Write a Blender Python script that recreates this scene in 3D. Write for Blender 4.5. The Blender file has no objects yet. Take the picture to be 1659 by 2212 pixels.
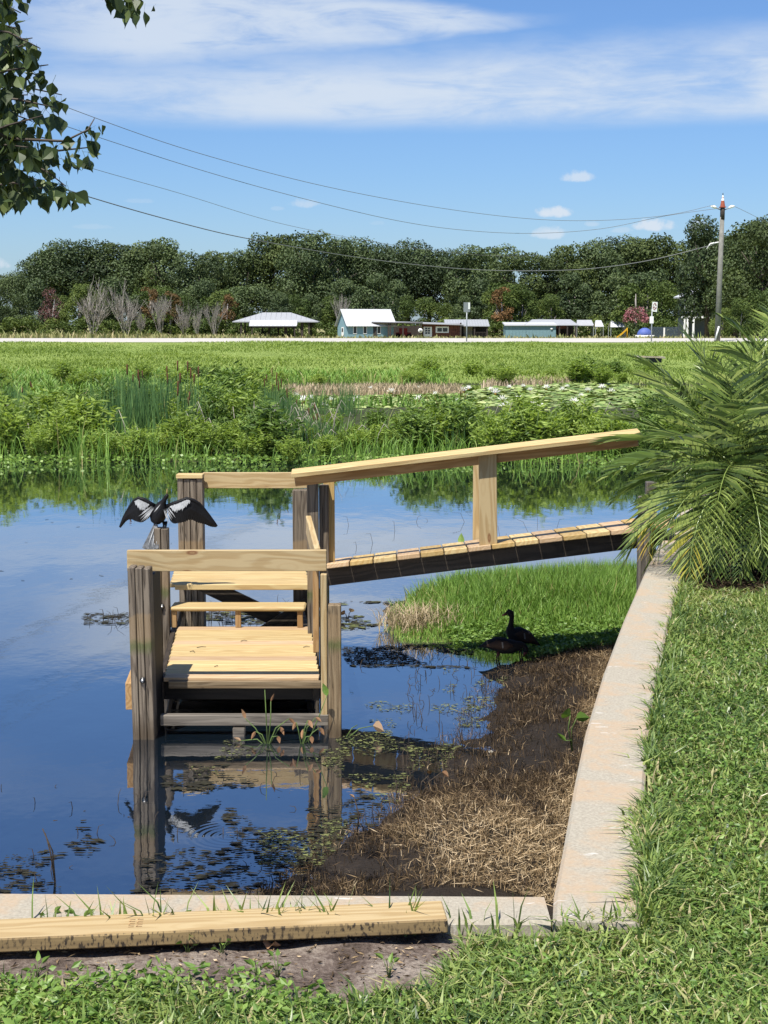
import bpy, bmesh, math, random
import numpy as np
from mathutils import Vector, Matrix

random.seed(7)
rng = np.random.default_rng(11)
S = bpy.context.scene
COL = S.collection
R = math.radians

# ------------------------------------------------------------------ camera, sky, sun, exposure
F_PX, CAM_Z, HOR = 3324.0, 2.76, 700.0            # in units of a 1659 x 2212 picture
TH = math.atan((1106 - HOR) / F_PX)
cd = bpy.data.cameras.new('camera')
cam = bpy.data.objects.new('camera', cd)
COL.objects.link(cam)
cam.location = (0, 0, CAM_Z)
cam.rotation_euler = (math.pi / 2 - TH, 0, 0)
cd.sensor_fit = 'VERTICAL'
cd.sensor_height = 24.0
cd.lens = 24.0 * F_PX / 2212.0
cd.clip_start = 0.1
cd.clip_end = 5000
S.camera = cam

LIGHT = Vector((0.23, 0.45, -1.0)).normalized()    # the way sunlight travels
sd = bpy.data.lights.new('sun', 'SUN')
sd.energy = 4.8
sd.angle = R(0.53)
sd.color = (1.0, 0.95, 0.87)
sun = bpy.data.objects.new('sun', sd)
COL.objects.link(sun)
sun.rotation_euler = LIGHT.to_track_quat('-Z', 'Y').to_euler()

S.view_settings.view_transform = 'Standard'
S.view_settings.look = 'None'
S.view_settings.exposure = 0.8
S.view_settings.gamma = 1.0
S.view_settings.use_curve_mapping = False


class NT:
    """short hand for building node trees"""
    def __init__(self, tree):
        self.t = tree
        self.n = tree.nodes
        self.l = tree.links

    def new(self, kind, **kw):
        n = self.n.new(kind)
        for k, v in kw.items():
            setattr(n, k, v)
        return n

    def put(self, sock, v):
        if v is None:
            return
        if isinstance(v, bpy.types.NodeSocket):
            self.l.new(v, sock)
        elif isinstance(v, (tuple, list)) and len(v) == 3 and sock.type == 'RGBA':
            sock.default_value = (*v, 1)
        else:
            sock.default_value = v

    def m(self, op, a, b=None, c=None, clamp=False):
        n = self.new('ShaderNodeMath', operation=op, use_clamp=clamp)
        for i, v in enumerate((a, b, c)):
            self.put(n.inputs[i], v)
        return n.outputs[0]

    def ss(self, v, a, b, lo=0.0, hi=1.0):
        n = self.new('ShaderNodeMapRange', interpolation_type='SMOOTHSTEP')
        for i, x in enumerate((v, a, b, lo, hi)):
            self.put(n.inputs[i], x)
        return n.outputs[0]

    def noise(self, vec, scale=5, detail=4, rough=0.55, dist=0.0):
        n = self.new('ShaderNodeTexNoise')
        self.put(n.inputs['Vector'], vec)
        n.inputs['Scale'].default_value = scale
        n.inputs['Detail'].default_value = detail
        n.inputs['Roughness'].default_value = rough
        n.inputs['Distortion'].default_value = dist
        return n.outputs['Fac']

    def mapping(self, vec, scale=(1, 1, 1), loc=(0, 0, 0)):
        n = self.new('ShaderNodeMapping')
        self.put(n.inputs['Vector'], vec)
        n.inputs['Scale'].default_value = scale
        n.inputs['Location'].default_value = loc
        return n.outputs[0]

    def ramp(self, fac, stops):
        n = self.new('ShaderNodeValToRGB')
        self.put(n.inputs[0], fac)
        e = n.color_ramp.elements
        while len(e) < len(stops):
            e.new(0.5)
        for i, (p, c) in enumerate(stops):
            e[i].position = p
            e[i].color = (*c, 1)
        return n.outputs[0]

    def mix(self, fac, a, b, mode='MIX'):
        n = self.new('ShaderNodeMix', data_type='RGBA', blend_type=mode)
        self.put(n.inputs[0], fac)
        self.put(n.inputs[6], a)
        self.put(n.inputs[7], b)
        return n.outputs[2]

    def xyz(self, x, y, z):
        n = self.new('ShaderNodeCombineXYZ')
        for i, v in enumerate((x, y, z)):
            self.put(n.inputs[i], v)
        return n.outputs[0]


def make_world():
    w = bpy.data.worlds.new('World')
    S.world = w
    w.use_nodes = True
    t = NT(w.node_tree)
    t.n.clear()
    out = t.new('ShaderNodeOutputWorld')
    bg = t.new('ShaderNodeBackground')
    bg.inputs['Strength'].default_value = 0.055
    sky = t.new('ShaderNodeTexSky', sky_type='NISHITA')
    sky.sun_disc = False
    sky.sun_elevation = math.asin(-LIGHT.z)
    sky.sun_rotation = math.atan2(-LIGHT.x, -LIGHT.y)
    sky.altitude = 0
    sky.air_density = 1.0
    sky.dust_density = 0.6
    sky.ozone_density = 2.2
    tc = t.new('ShaderNodeTexCoord')
    sep = t.new('ShaderNodeSeparateXYZ')
    t.l.new(tc.outputs['Generated'], sep.inputs[0])
    x, y, z = sep.outputs
    az = t.m('ARCTAN2', x, y)
    el = t.m('ARCSINE', z)
    # stretched noises, streaky the way high thin cloud is
    st = t.xyz(t.m('MULTIPLY', az, 1.0), t.m('MULTIPLY', el, 3.4), 0.3)
    warp = t.noise(st, 6, 5, 0.6)
    wv = t.m('MULTIPLY', t.m('SUBTRACT', warp, 0.5), 0.030)
    el2 = t.m('ADD', el, wv)
    fine = t.noise(t.xyz(t.m('MULTIPLY', az, 1.0), t.m('MULTIPLY', el, 5.0), 1.7), 15, 7, 0.62, 0.5)
    mid = t.noise(t.xyz(t.m('MULTIPLY', az, 1.0), t.m('MULTIPLY', el, 2.6), 5.1), 9, 5, 0.55, 0.3)

    def band(lo0, lo1, hi0, hi1, e=el2):
        return t.m('MULTIPLY', t.ss(e, lo0, lo1), t.ss(e, hi0, hi1, 1.0, 0.0))
    # long band across the middle of the view, flat underneath, denser to the right
    bottom = t.ss(t.m('ADD', el, t.m('MULTIPLY', wv, 0.25)), 0.119, 0.134)
    topedge = t.m('ADD', 0.163, t.m('MULTIPLY', az, 0.03))
    e_rel = t.m('SUBTRACT', el2, topedge)
    a = t.m('MULTIPLY', bottom, t.ss(e_rel, -0.012, 0.018, 1.0, 0.0))
    a = t.m('MULTIPLY', a, t.ss(az, -0.25, -0.04, 0.6, 1.0))
    a = t.m('MULTIPLY', a, t.ss(t.m('ADD', t.m('MULTIPLY', fine, 0.5), t.m('MULTIPLY', mid, 0.5)), 0.30, 0.60, 0.22, 1.0))
    # upper band that thins out towards the right
    thick = t.new('ShaderNodeMapRange')
    for i_, v_ in enumerate((az, -0.15, 0.12, 0.034, 0.003)):
        t.put(thick.inputs[i_], v_)
    dn = t.m('ABSOLUTE', t.m('DIVIDE', t.m('SUBTRACT', el2, 0.187), thick.outputs[0]))
    b = t.ss(dn, 0.35, 1.15, 1.0, 0.0)
    b = t.m('MULTIPLY', b, t.ss(az, -0.26, -0.15, 0.35, 1.0))
    b = t.m('MULTIPLY', b, t.ss(az, 0.03, 0.125, 1.0, 0.0))
    b = t.m('MULTIPLY', b, t.ss(t.m('ADD', t.m('MULTIPLY', fine, 0.6), t.m('MULTIPLY', mid, 0.4)), 0.28, 0.56, 0.08, 0.95))
    # thin veil everywhere else in the sky
    zz = t.m('ADD', t.m('ABSOLUTE', z), 0.12)
    pl = t.xyz(t.m('DIVIDE', x, zz), t.m('DIVIDE', y, zz), 0.0)
    veil = t.ss(t.noise(t.mapping(pl, (0.8, 1.6, 1)), 1.1, 7, 0.6, 0.4), 0.5, 0.78, 0.0, 0.55)
    veil = t.m('MULTIPLY', veil, t.ss(el, 0.20, 0.30))
    low = t.m('MULTIPLY', t.ss(el, 0.0, 0.10, 0.16, 0.0), 1.0)
    mask = t.m('MAXIMUM', t.m('MAXIMUM', a, b), t.m('MAXIMUM', veil, low))
    # small fair-weather puffs low over the trees
    cn = t.m('MULTIPLY', t.m('SUBTRACT', t.noise(tc.outputs['Generated'], 120, 6, 0.65), 0.5), 2.6)
    for (px, py, rx, ry, s) in [(1238, 396, 40, 15, .75), (1190, 468, 44, 15, .95), (1182, 512, 40, 18, .75),
                                (1398, 497, 44, 17, .95), (1270, 492, 18, 8, .4), (1490, 500, 22, 16, .8), (1330, 505, 26, 8, .35),
                                (660, 448, 34, 14, .5), (603, 458, 16, 6, .22), (318, 445, 34, 7, .18), (220, 499, 46, 8, .2),
                                (10, 578, 40, 18, .75), (815, 488, 20, 6, .15)]:
        a0, e0 = (px - 829.5) / F_PX, (HOR - py) / F_PX
        dx = t.m('DIVIDE', t.m('SUBTRACT', az, a0), rx / F_PX)
        dy = t.m('DIVIDE', t.m('SUBTRACT', el, e0), ry / F_PX)
        dyl = t.m('MULTIPLY', t.m('MINIMUM', dy, 0.0), 1.7)
        dyu = t.m('MAXIMUM', dy, 0.0)
        d2 = t.m('ADD', t.m('MULTIPLY', dx, dx), t.m('ADD', t.m('MULTIPLY', dyl, dyl), t.m('MULTIPLY', dyu, dyu)))
        p = t.ss(t.m('ADD', d2, cn), 0.1, 1.3, s * 1.1, 0.0)
        p = t.m('MULTIPLY', p, t.ss(y, 0.0, 0.1))
        mask = t.m('MAXIMUM', mask, p)
    blue = t.mix(1.0, sky.outputs[0], (0.80, 1.06, 1.46), 'MULTIPLY')
    col = t.mix(t.m('MULTIPLY', mask, 0.85), blue, (7.5, 8.3, 9.3))
    t.l.new(col, bg.inputs['Color'])
    t.l.new(bg.outputs[0], out.inputs[0])


make_world()

# ------------------------------------------------------------------ measuring helpers
CS, SN = math.cos(TH), math.sin(TH)


def ray(x, y):
    cx, cy = (x - 829.5) / F_PX, (1106 - y) / F_PX
    return Vector((cx, CS + cy * SN, -SN + cy * CS))


def at(x, y, D):
    d = ray(x, y)
    k = D / d.y
    return Vector((d.x * k, D, CAM_Z + d.z * k))


def P(x, y, z=0.0):
    d = ray(x, y)
    k = (z - CAM_Z) / d.z
    return Vector((d.x * k, d.y * k, z))


def proj(p):
    p = np.asarray(p, float)
    X, Y, Z = p[..., 0], p[..., 1], p[..., 2] - CAM_Z
    dep = Y * CS - Z * SN
    up = Y * SN + Z * CS
    return 829.5 + F_PX * X / dep, 1106 - F_PX * up / dep


def inpoly(px, py, poly):
    px, py = np.asarray(px), np.asarray(py)
    ins = np.zeros(px.shape, bool)
    n = len(poly)
    for i in range(n):
        x0, y0 = poly[i]
        x1, y1 = poly[(i + 1) % n]
        if y0 == y1:
            continue
        c = ((y0 > py) != (y1 > py)) & (px < (x1 - x0) * (py - y0) / (y1 - y0) + x0)
        ins ^= c
    return ins


def sdist(px, py, poly):
    d = np.full(px.shape, 1e9)
    n = len(poly)
    for i in range(n):
        x0, y0 = poly[i]
        x1, y1 = poly[(i + 1) % n]
        ex, ey = x1 - x0, y1 - y0
        L = ex * ex + ey * ey + 1e-12
        k = np.clip(((px - x0) * ex + (py - y0) * ey) / L, 0, 1)
        d = np.minimum(d, np.hypot(px - x0 - k * ex, py - y0 - k * ey))
    return np.where(inpoly(px, py, poly), d, -d)


def fnoise(x, y, seed=0, octs=3):
    """cheap smooth 2-D noise from rotated sines"""
    r = np.random.default_rng(seed)
    v = np.zeros(np.shape(x))
    amp, tot = 1.0, 0.0
    for o in range(octs):
        for k in range(4):
            a = r.uniform(0, 6.28)
            fq = (2 ** o) * r.uniform(0.7, 1.4)
            v = v + amp * np.sin(fq * (x * math.cos(a) + y * math.sin(a)) + r.uniform(0, 6.28))
        tot += amp * 4
        amp *= 0.55
    return v / tot * 1.8


# ------------------------------------------------------------------ objects and tags
def tag(o, label=None, cat=None, group=None, kind=None):
    if label:
        o['label'] = label
    if cat:
        o['category'] = cat
    if group:
        o['group'] = group
    if kind:
        o['kind'] = kind
    return o


def empty(name, loc, label, cat, group=None):
    o = bpy.data.objects.new(name, None)
    o.empty_display_size = 0.1
    o.location = loc
    COL.objects.link(o)
    return tag(o, label, cat, group)


def link(name, me, parent=None, loc=None, rot=None, mat4=None):
    o = bpy.data.objects.new(name, me)
    COL.objects.link(o)
    if parent is not None:
        o.parent = parent
    if mat4 is not None:
        o.matrix_basis = mat4
    if loc is not None:
        o.location = loc
    if rot is not None:
        o.rotation_euler = rot
    return o


def tri_mesh(name, verts, faces, mats, tint=None, smooth=False, midx=None):
    """verts (N,3), faces (M,k) arrays -> mesh; tint is a float per vertex"""
    verts = np.ascontiguousarray(verts, np.float32)
    faces = np.ascontiguousarray(faces, np.int32)
    me = bpy.data.meshes.new(name)
    n, (m, k) = len(verts), faces.shape
    me.vertices.add(n)
    me.vertices.foreach_set('co', verts.ravel())
    me.loops.add(m * k)
    me.loops.foreach_set('vertex_index', faces.ravel())
    me.polygons.add(m)
    me.polygons.foreach_set('loop_start', np.arange(0, m * k, k, dtype=np.int32))
    if midx is not None:
        me.polygons.foreach_set('material_index', np.ascontiguousarray(midx, np.int32))
    me.polygons.foreach_set('use_smooth', np.full(m, smooth, bool))
    if tint is not None:
        a = me.attributes.new('tint', 'FLOAT', 'POINT')
        a.data.foreach_set('value', np.ascontiguousarray(tint, np.float32))
    for mm in (mats if isinstance(mats, (list, tuple)) else [mats]):
        me.materials.append(mm)
    me.update(calc_edges=True)
    return me


class MB:
    """collects polygons of several materials into one mesh"""
    def __init__(self):
        self.v, self.f, self.m, self.sm = [], [], [], []

    def add(self, vs, fs, mi=0, smooth=False):
        b = len(self.v)
        self.v += [tuple(v) for v in vs]
        for f in fs:
            self.f.append([b + i for i in f])
            self.m.append(mi)
            self.sm.append(smooth)
        return self

    def box(self, lo, hi, mi=0):
        x0, y0, z0 = lo
        x1, y1, z1 = hi
        vs = [(x0, y0, z0), (x1, y0, z0), (x1, y1, z0), (x0, y1, z0), (x0, y0, z1), (x1, y0, z1), (x1, y1, z1), (x0, y1, z1)]
        return self.add(vs, [(0, 3, 2, 1), (4, 5, 6, 7), (0, 1, 5, 4), (1, 2, 6, 5), (2, 3, 7, 6), (3, 0, 4, 7)], mi)

    def tube(self, pts, rads, n=6, mi=0, cap=True, smooth=True):
        pts = [Vector(p) for p in pts]
        if not isinstance(rads, (list, tuple)):
            rads = [rads] * len(pts)
        vs = []
        t0 = (pts[1] - pts[0]).normalized()
        u = t0.orthogonal().normalized()
        for i, p in enumerate(pts):
            t = (pts[min(i + 1, len(pts) - 1)] - pts[max(i - 1, 0)]).normalized()
            u = (u - t * u.dot(t)).normalized()
            w = t.cross(u)
            for k in range(n):
                a = 2 * math.pi * k / n
                vs.append(p + (u * math.cos(a) + w * math.sin(a)) * rads[i])
        fs = []
        for i in range(len(pts) - 1):
            for k in range(n):
                k2 = (k + 1) % n
                fs.append((i * n + k, i * n + k2, (i + 1) * n + k2, (i + 1) * n + k))
        if cap:
            fs.append(tuple(range(n))[::-1])
            fs.append(tuple((len(pts) - 1) * n + k for k in range(n)))
        return self.add(vs, fs, mi, smooth)

    def loft(self, st, lat, n=12, mi=0):
        """st: (centre, lateral radius, other radius); lat: lateral direction"""
        lat = Vector(lat).normalized()
        cs = [Vector(s[0]) for s in st]
        vs, fs = [], []
        for i, c in enumerate(cs):
            t = (cs[min(i + 1, len(cs) - 1)] - cs[max(i - 1, 0)]).normalized()
            w = t.cross(lat).normalized()
            for k in range(n):
                a = 2 * math.pi * k / n
                vs.append(c + lat * math.cos(a) * st[i][1] + w * math.sin(a) * st[i][2])
        for i in range(len(cs) - 1):
            for k in range(n):
                k2 = (k + 1) % n
                fs.append((i * n + k, i * n + k2, (i + 1) * n + k2, (i + 1) * n + k))
        fs.append(tuple(range(n))[::-1])
        fs.append(tuple((len(cs) - 1) * n + k for k in range(n)))
        return self.add(vs, fs, mi, True)

    def mesh(self, name, mats):
        me = bpy.data.meshes.new(name)
        me.from_pydata(self.v, [], self.f)
        for mm in (mats if isinstance(mats, (list, tuple)) else [mats]):
            me.materials.append(mm)
        me.polygons.foreach_set('material_index', self.m)
        me.polygons.foreach_set('use_smooth', self.sm)
        me.update()
        return me

    def build(self, name, mats, parent=None, loc=None, rot=None):
        return link(name, self.mesh(name, mats), parent, loc, rot)


def pile_mesh(L, W, T, mat, bev=0.004):
    bm = bmesh.new()
    bmesh.ops.create_cube(bm, size=1.0)
    bmesh.ops.scale(bm, vec=(L, W, T), verts=bm.verts)
    if bev:
        bmesh.ops.bevel(bm, geom=list(bm.edges), offset=bev, segments=1, affect='EDGES')
    me = bpy.data.meshes.new('board')
    bm.to_mesh(me)
    bm.free()
    me.materials.append(mat)
    return me


def board(name, a, b, w, t, mat, parent, up=(0, 0, 1), bev=0.004):
    """a sawn board from a to b (centre line); w is across, t is along 'up'"""
    a, b, up = Vector(a), Vector(b), Vector(up)
    X = (b - a).normalized()
    Y = up.cross(X).normalized()
    Z = X.cross(Y)
    M = Matrix((X, Y, Z)).transposed().to_4x4()
    M.translation = (a + b) / 2 - (parent.location if parent else Vector())
    return link(name, pile_mesh((b - a).length, w, t, mat, bev), parent, mat4=M)


# ------------------------------------------------------------------ materials
def new_mat(name):
    m = bpy.data.materials.new(name)
    m.use_nodes = True
    t = NT(m.node_tree)
    b = t.n['Principled BSDF']
    return m, t, b


def plain(name, col, rough=0.7, vary=0.12, scale=20, spec=0.3, metal=0.0, bump=0.0):
    m, t, b = new_mat(name)
    tc = t.new('ShaderNodeTexCoord').outputs['Object']
    nz = t.noise(tc, scale, 4)
    c2 = tuple(max(0, c * (1 - vary * 2)) for c in col)
    c3 = tuple(min(1, c * (1 + vary)) for c in col)
    t.put(b.inputs['Base Color'], t.ramp(nz, [(0.3, c2), (0.7, c3)]))
    b.inputs['Roughness'].default_value = rough
    b.inputs['Specular IOR Level'].default_value = spec
    b.inputs['Metallic'].default_value = metal
    if bump:
        bn = t.new('ShaderNodeBump')
        bn.inputs['Strength'].default_value = bump
        t.put(bn.inputs['Height'], nz)
        t.l.new(bn.outputs[0], b.inputs['Normal'])
    return m


def leaf_mat(name, stops, trans=0.3, rough=0.5, spec=0.3, objvar=0.0, tcol=(1.0, 1.0, 0.45)):
    m, t, b = new_mat(name)
    at_ = t.new('ShaderNodeAttribute')
    at_.attribute_name = 'tint'
    fac = at_.outputs['Fac']
    if objvar:
        oi = t.new('ShaderNodeObjectInfo')
        fac = t.m('ADD', fac, t.m('MULTIPLY', t.m('SUBTRACT', oi.outputs['Random'], 0.5), objvar), clamp=True)
    col = t.ramp(fac, stops)
    t.put(b.inputs['Base Color'], col)
    b.inputs['Roughness'].default_value = rough
    b.inputs['Specular IOR Level'].default_value = spec
    if trans:
        tr = t.new('ShaderNodeBsdfTranslucent')
        t.put(tr.inputs['Color'], t.mix(1.0, col, tcol, 'MULTIPLY'))
        mx = t.new('ShaderNodeMixShader')
        mx.inputs[0].default_value = trans
        t.l.new(b.outputs[0], mx.inputs[1])
        t.l.new(tr.outputs[0], mx.inputs[2])
        t.l.new(mx.outputs[0], t.n['Material Output'].inputs['Surface'])
    return m


def wood_mat(name, light, dark, streak, rough=0.65, streak_amt=0.6, grain=7.0, crack=0.0, zstain=False, knots=0.0, bump=0.25):
    m, t, b = new_mat(name)
    tc = t.new('ShaderNodeTexCoord').outputs['Object']
    oi = t.new('ShaderNodeObjectInfo')
    off = t.m('MULTIPLY', oi.outputs['Random'], 37.0)
    add = t.new('ShaderNodeVectorMath', operation='ADD')
    t.l.new(tc, add.inputs[0])
    t.put(add.inputs[1], t.xyz(off, t.m('MULTIPLY', off, 1.7), t.m('MULTIPLY', off, 0.6)))
    v = add.outputs[0]
    sv = t.new('ShaderNodeSeparateXYZ')
    t.l.new(v, sv.inputs[0])
    across = t.m('ADD', sv.outputs[1], t.m('MULTIPLY', sv.outputs[2], 0.83))
    low = t.noise(t.mapping(v, (1.1, grain, grain)), 1.0, 2, 0.5, 0.4)
    rings = t.m('SINE', t.m('ADD', t.m('MULTIPLY', across, 130.0), t.m('MULTIPLY', low, 34.0)))
    ring = t.ss(rings, -0.9, 1.0)
    g2 = t.noise(t.mapping(v, (1.5, 40, 40)), 2.0, 5, 0.6)
    fac = t.m('ADD', t.m('MULTIPLY', ring, 0.42), t.m('MULTIPLY', g2, 0.58))
    col = t.ramp(fac, [(0.18, dark), (0.62, light)])
    big = t.noise(t.mapping(v, (0.8, 2, 2)), 1.5, 3)
    col = t.mix(t.ss(big, 0.45, 0.75, 0.0, 0.35), col, dark)
    # each board its own tone
    tone = t.m('ADD', 0.86, t.m('MULTIPLY', oi.outputs['Random'], 0.26))
    col = t.mix(1.0, col, t.xyz(tone, tone, tone), 'MULTIPLY')
    st = t.noise(t.mapping(v, (2.2, 70, 70)), 1.6, 3, 0.5)
    col = t.mix(t.ss(st, 0.64, 0.72, 0.0, streak_amt), col, streak)
    h = fac
    if crack:
        ck = t.noise(t.mapping(v, (0.7, 34, 34)), 1.5, 2, 0.4)
        cm = t.ss(t.m('ABSOLUTE', t.m('SUBTRACT', ck, 0.5)), 0.0, 0.018, crack, 0.0)
        col = t.mix(cm, col, (0.012, 0.010, 0.008))
        h = t.m('SUBTRACT', h, t.m('MULTIPLY', cm, 2.0))
    if knots:
        vo = t.new('ShaderNodeTexVoronoi', feature='F1')
        t.put(vo.inputs['Vector'], t.xyz(t.m('MULTIPLY', sv.outputs[0], 2.3), t.m('MULTIPLY', across, 7.0), 0.0))
        vo.inputs['Scale'].default_value = 1.0
        kd = vo.outputs['Distance']
        col = t.mix(t.ss(kd, 0.06, 0.12, knots, 0.0), col, (0.16, 0.07, 0.03))
        rings2 = t.m('SINE', t.m('MULTIPLY', kd, 60.0))
        near = t.ss(kd, 0.12, 0.42, 0.35, 0.0)
        col = t.mix(t.m('MULTIPLY', t.ss(rings2, 0.0, 1.0), near), col, dark)
    if zstain:
        gp = t.new('ShaderNodeNewGeometry').outputs['Position']
        sp = t.new('ShaderNodeSeparateXYZ')
        t.l.new(gp, sp.inputs[0])
        z = t.m('ADD', sp.outputs[2], t.m('MULTIPLY', t.m('SUBTRACT', t.noise(gp, 14, 4), 0.5), 0.09))
        alg = t.m('MULTIPLY', t.ss(z, 0.56, 0.63), t.ss(z, 0.64, 0.70, 1.0, 0.0))
        pale = t.m('MULTIPLY', t.ss(z, 0.64, 0.67), t.ss(z, 0.83, 0.86, 1.0, 0.0))
        col = t.mix(t.m('MULTIPLY', pale, 0.5), col, (0.24, 0.165, 0.085))
        col = t.mix(t.m('MULTIPLY', alg, 0.7), col, (0.075, 0.09, 0.025))
        wet = t.ss(z, 0.03, 0.18, 0.75, 0.0)
        col = t.mix(wet, col, (0.05, 0.035, 0.02))
    t.put(b.inputs['Base Color'], col)
    b.inputs['Roughness'].default_value = rough
    b.inputs['Specular IOR Level'].default_value = 0.25
    bn = t.new('ShaderNodeBump')
    bn.inputs['Strength'].default_value = bump
    bn.inputs['Distance'].default_value = 0.004
    t.put(bn.inputs['Height'], h)
    t.l.new(bn.outputs[0], b.inputs['Normal'])
    return m


M = {}
M['pine'] = wood_mat('new_pine', (0.47, 0.36, 0.175), (0.37, 0.25, 0.105), (0.10, 0.055, 0.025), knots=0.0)
M['pine_knot'] = wood_mat('knotty_pine', (0.42, 0.32, 0.17), (0.32, 0.22, 0.10), (0.13, 0.075, 0.04), streak_amt=0.25, knots=0.9)
M['pine_red'] = wood_mat('reddish_pine', (0.36, 0.225, 0.10), (0.26, 0.145, 0.055), (0.13, 0.07, 0.03), streak_amt=0.3)
M['pine_pink'] = wood_mat('pinkish_pine', (0.44, 0.315, 0.19), (0.37, 0.245, 0.13), (0.17, 0.10, 0.055), streak_amt=0.3)
M['pine_end'] = wood_mat('gold_pine', (0.41, 0.29, 0.12), (0.34, 0.22, 0.075), (0.18, 0.11, 0.04), streak_amt=0.3)
M['grey_wood'] = wood_mat('weathered_wood', (0.165, 0.135, 0.10), (0.075, 0.058, 0.042), (0.025, 0.018, 0.014), crack=0.9, zstain=True, bump=0.5)
M['grey_plank'] = wood_mat('grey_plank', (0.15, 0.132, 0.108), (0.07, 0.06, 0.05), (0.02, 0.016, 0.012), crack=0.8, bump=0.5)
M['tan_wood'] = wood_mat('tan_weathered_wood', (0.21, 0.155, 0.09), (0.125, 0.085, 0.045), (0.035, 0.025, 0.018), crack=0.6, zstain=True, bump=0.5)
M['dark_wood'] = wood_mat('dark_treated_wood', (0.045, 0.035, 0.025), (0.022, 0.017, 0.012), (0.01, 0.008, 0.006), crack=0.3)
M['shade_black_wood'] = wood_mat('shade_black_wood', (0.012, 0.010, 0.008), (0.006, 0.005, 0.004), (0.004, 0.003, 0.003), crack=0.2)  # near-black colour paints in the shade under and beside the dock
M['steel'] = plain('galvanised_steel', (0.45, 0.45, 0.44), 0.4, metal=0.9)
M['black_plastic'] = plain('black_plastic', (0.012, 0.012, 0.012), 0.35, spec=0.5)
M['white'] = plain('white_paint', (0.78, 0.78, 0.76), 0.5, 0.04)
M['bark'] = plain('bark', (0.085, 0.07, 0.055), 0.9, 0.3, 8)
M['grey_bark'] = plain('grey_bark', (0.30, 0.275, 0.245), 0.9, 0.2, 8)
M['stem'] = plain('green_stem', (0.09, 0.14, 0.035), 0.6, 0.2)
M['dead_stem'] = plain('dead_stem', (0.055, 0.04, 0.026), 0.8, 0.3, 30)


def ground_mat(name, stops, scale=3.0, rough=0.95, bump=0.4, fine=30, dist=0.02):
    m, t, b = new_mat(name)
    p = t.new('ShaderNodeNewGeometry').outputs['Position']
    a_ = t.noise(p, scale, 6, 0.65)
    f_ = t.noise(p, fine, 4, 0.7)
    t.put(b.inputs['Base Color'], t.ramp(t.m('ADD', t.m('MULTIPLY', a_, 0.6), t.m('MULTIPLY', f_, 0.4)), stops))
    b.inputs['Roughness'].default_value = rough
    b.inputs['Specular IOR Level'].default_value = 0.2
    bn = t.new('ShaderNodeBump')
    bn.inputs['Strength'].default_value = bump
    bn.inputs['Distance'].default_value = dist
    t.put(bn.inputs['Height'], f_)
    t.l.new(bn.outputs[0], b.inputs['Normal'])
    return m


M['lawn_soil'] = ground_mat('lawn_soil', [(0.3, (0.035, 0.04, 0.015)), (0.7, (0.085, 0.085, 0.035))], 5)
M['dirt'] = ground_mat('dirt', [(0.36, (0.05, 0.036, 0.028)), (0.48, (0.13, 0.10, 0.082)), (0.62, (0.30, 0.255, 0.21))], 5, fine=60, bump=0.9)
M['mud'] = ground_mat('mud', [(0.3, (0.008, 0.006, 0.004)), (0.55, (0.022, 0.016, 0.011)), (0.8, (0.06, 0.043, 0.028))], 3, rough=0.7, fine=40, bump=1.0)
M['bank'] = ground_mat('bank_soil', [(0.3, (0.12, 0.17, 0.035)), (0.7, (0.22, 0.28, 0.07))], 0.35, fine=2.5, dist=0.1)
M['field'] = ground_mat('dry_field', [(0.3, (0.16, 0.17, 0.06)), (0.7, (0.30, 0.27, 0.13))], 0.1, fine=0.8, dist=0.1)
M['marsh'] = ground_mat('marsh_soil', [(0.3, (0.02, 0.022, 0.01)), (0.7, (0.05, 0.06, 0.02))], 0.6, fine=6)
M['road'] = ground_mat('pale_road', [(0.3, (0.36, 0.34, 0.31)), (0.7, (0.43, 0.41, 0.37))], 0.5, fine=8, bump=0.1)


def concrete_mat():
    m, t, b = new_mat('stained_concrete')
    p = t.new('ShaderNodeNewGeometry').outputs['Position']
    f_ = t.noise(p, 90, 5, 0.7)
    col = t.ramp(f_, [(0.25, (0.22, 0.195, 0.155)), (0.55, (0.325, 0.295, 0.235)), (0.8, (0.41, 0.375, 0.305))])
    o = t.noise(t.mapping(p, (1.2, 1.0, 1)), 3.4, 5, 0.6, 0.4)
    o2 = t.noise(p, 28, 4, 0.7)
    om = t.m('MULTIPLY', t.ss(o, 0.46, 0.60), t.ss(o2, 0.30, 0.62, 0.35, 1.0))
    col = t.mix(t.m('MULTIPLY', om, 0.7), col, (0.37, 0.27, 0.175))
    wn = t.noise(t.mapping(p, (3.0, 9.0, 1), (4, 2, 0)), 2.6, 4, 0.6, 0.3)
    col = t.mix(t.ss(wn, 0.66, 0.70, 0.0, 0.7), col, (0.50, 0.48, 0.44))
    dn = t.noise(t.mapping(p, (3.0, 6.0, 1), (9, 7, 0)), 3.0, 5, 0.7, 0.3)
    col = t.mix(t.ss(dn, 0.62, 0.74, 0.0, 0.55), col, (0.15, 0.14, 0.13))
    t.put(b.inputs['Base Color'], col)
    b.inputs['Roughness'].default_value = 0.9
    b.inputs['Specular IOR Level'].default_value = 0.2
    bn = t.new('ShaderNodeBump')
    bn.inputs['Strength'].default_value = 0.5
    bn.inputs['Distance'].default_value = 0.004
    t.put(bn.inputs['Height'], f_)
    t.l.new(bn.outputs[0], b.inputs['Normal'])
    return m


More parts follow.
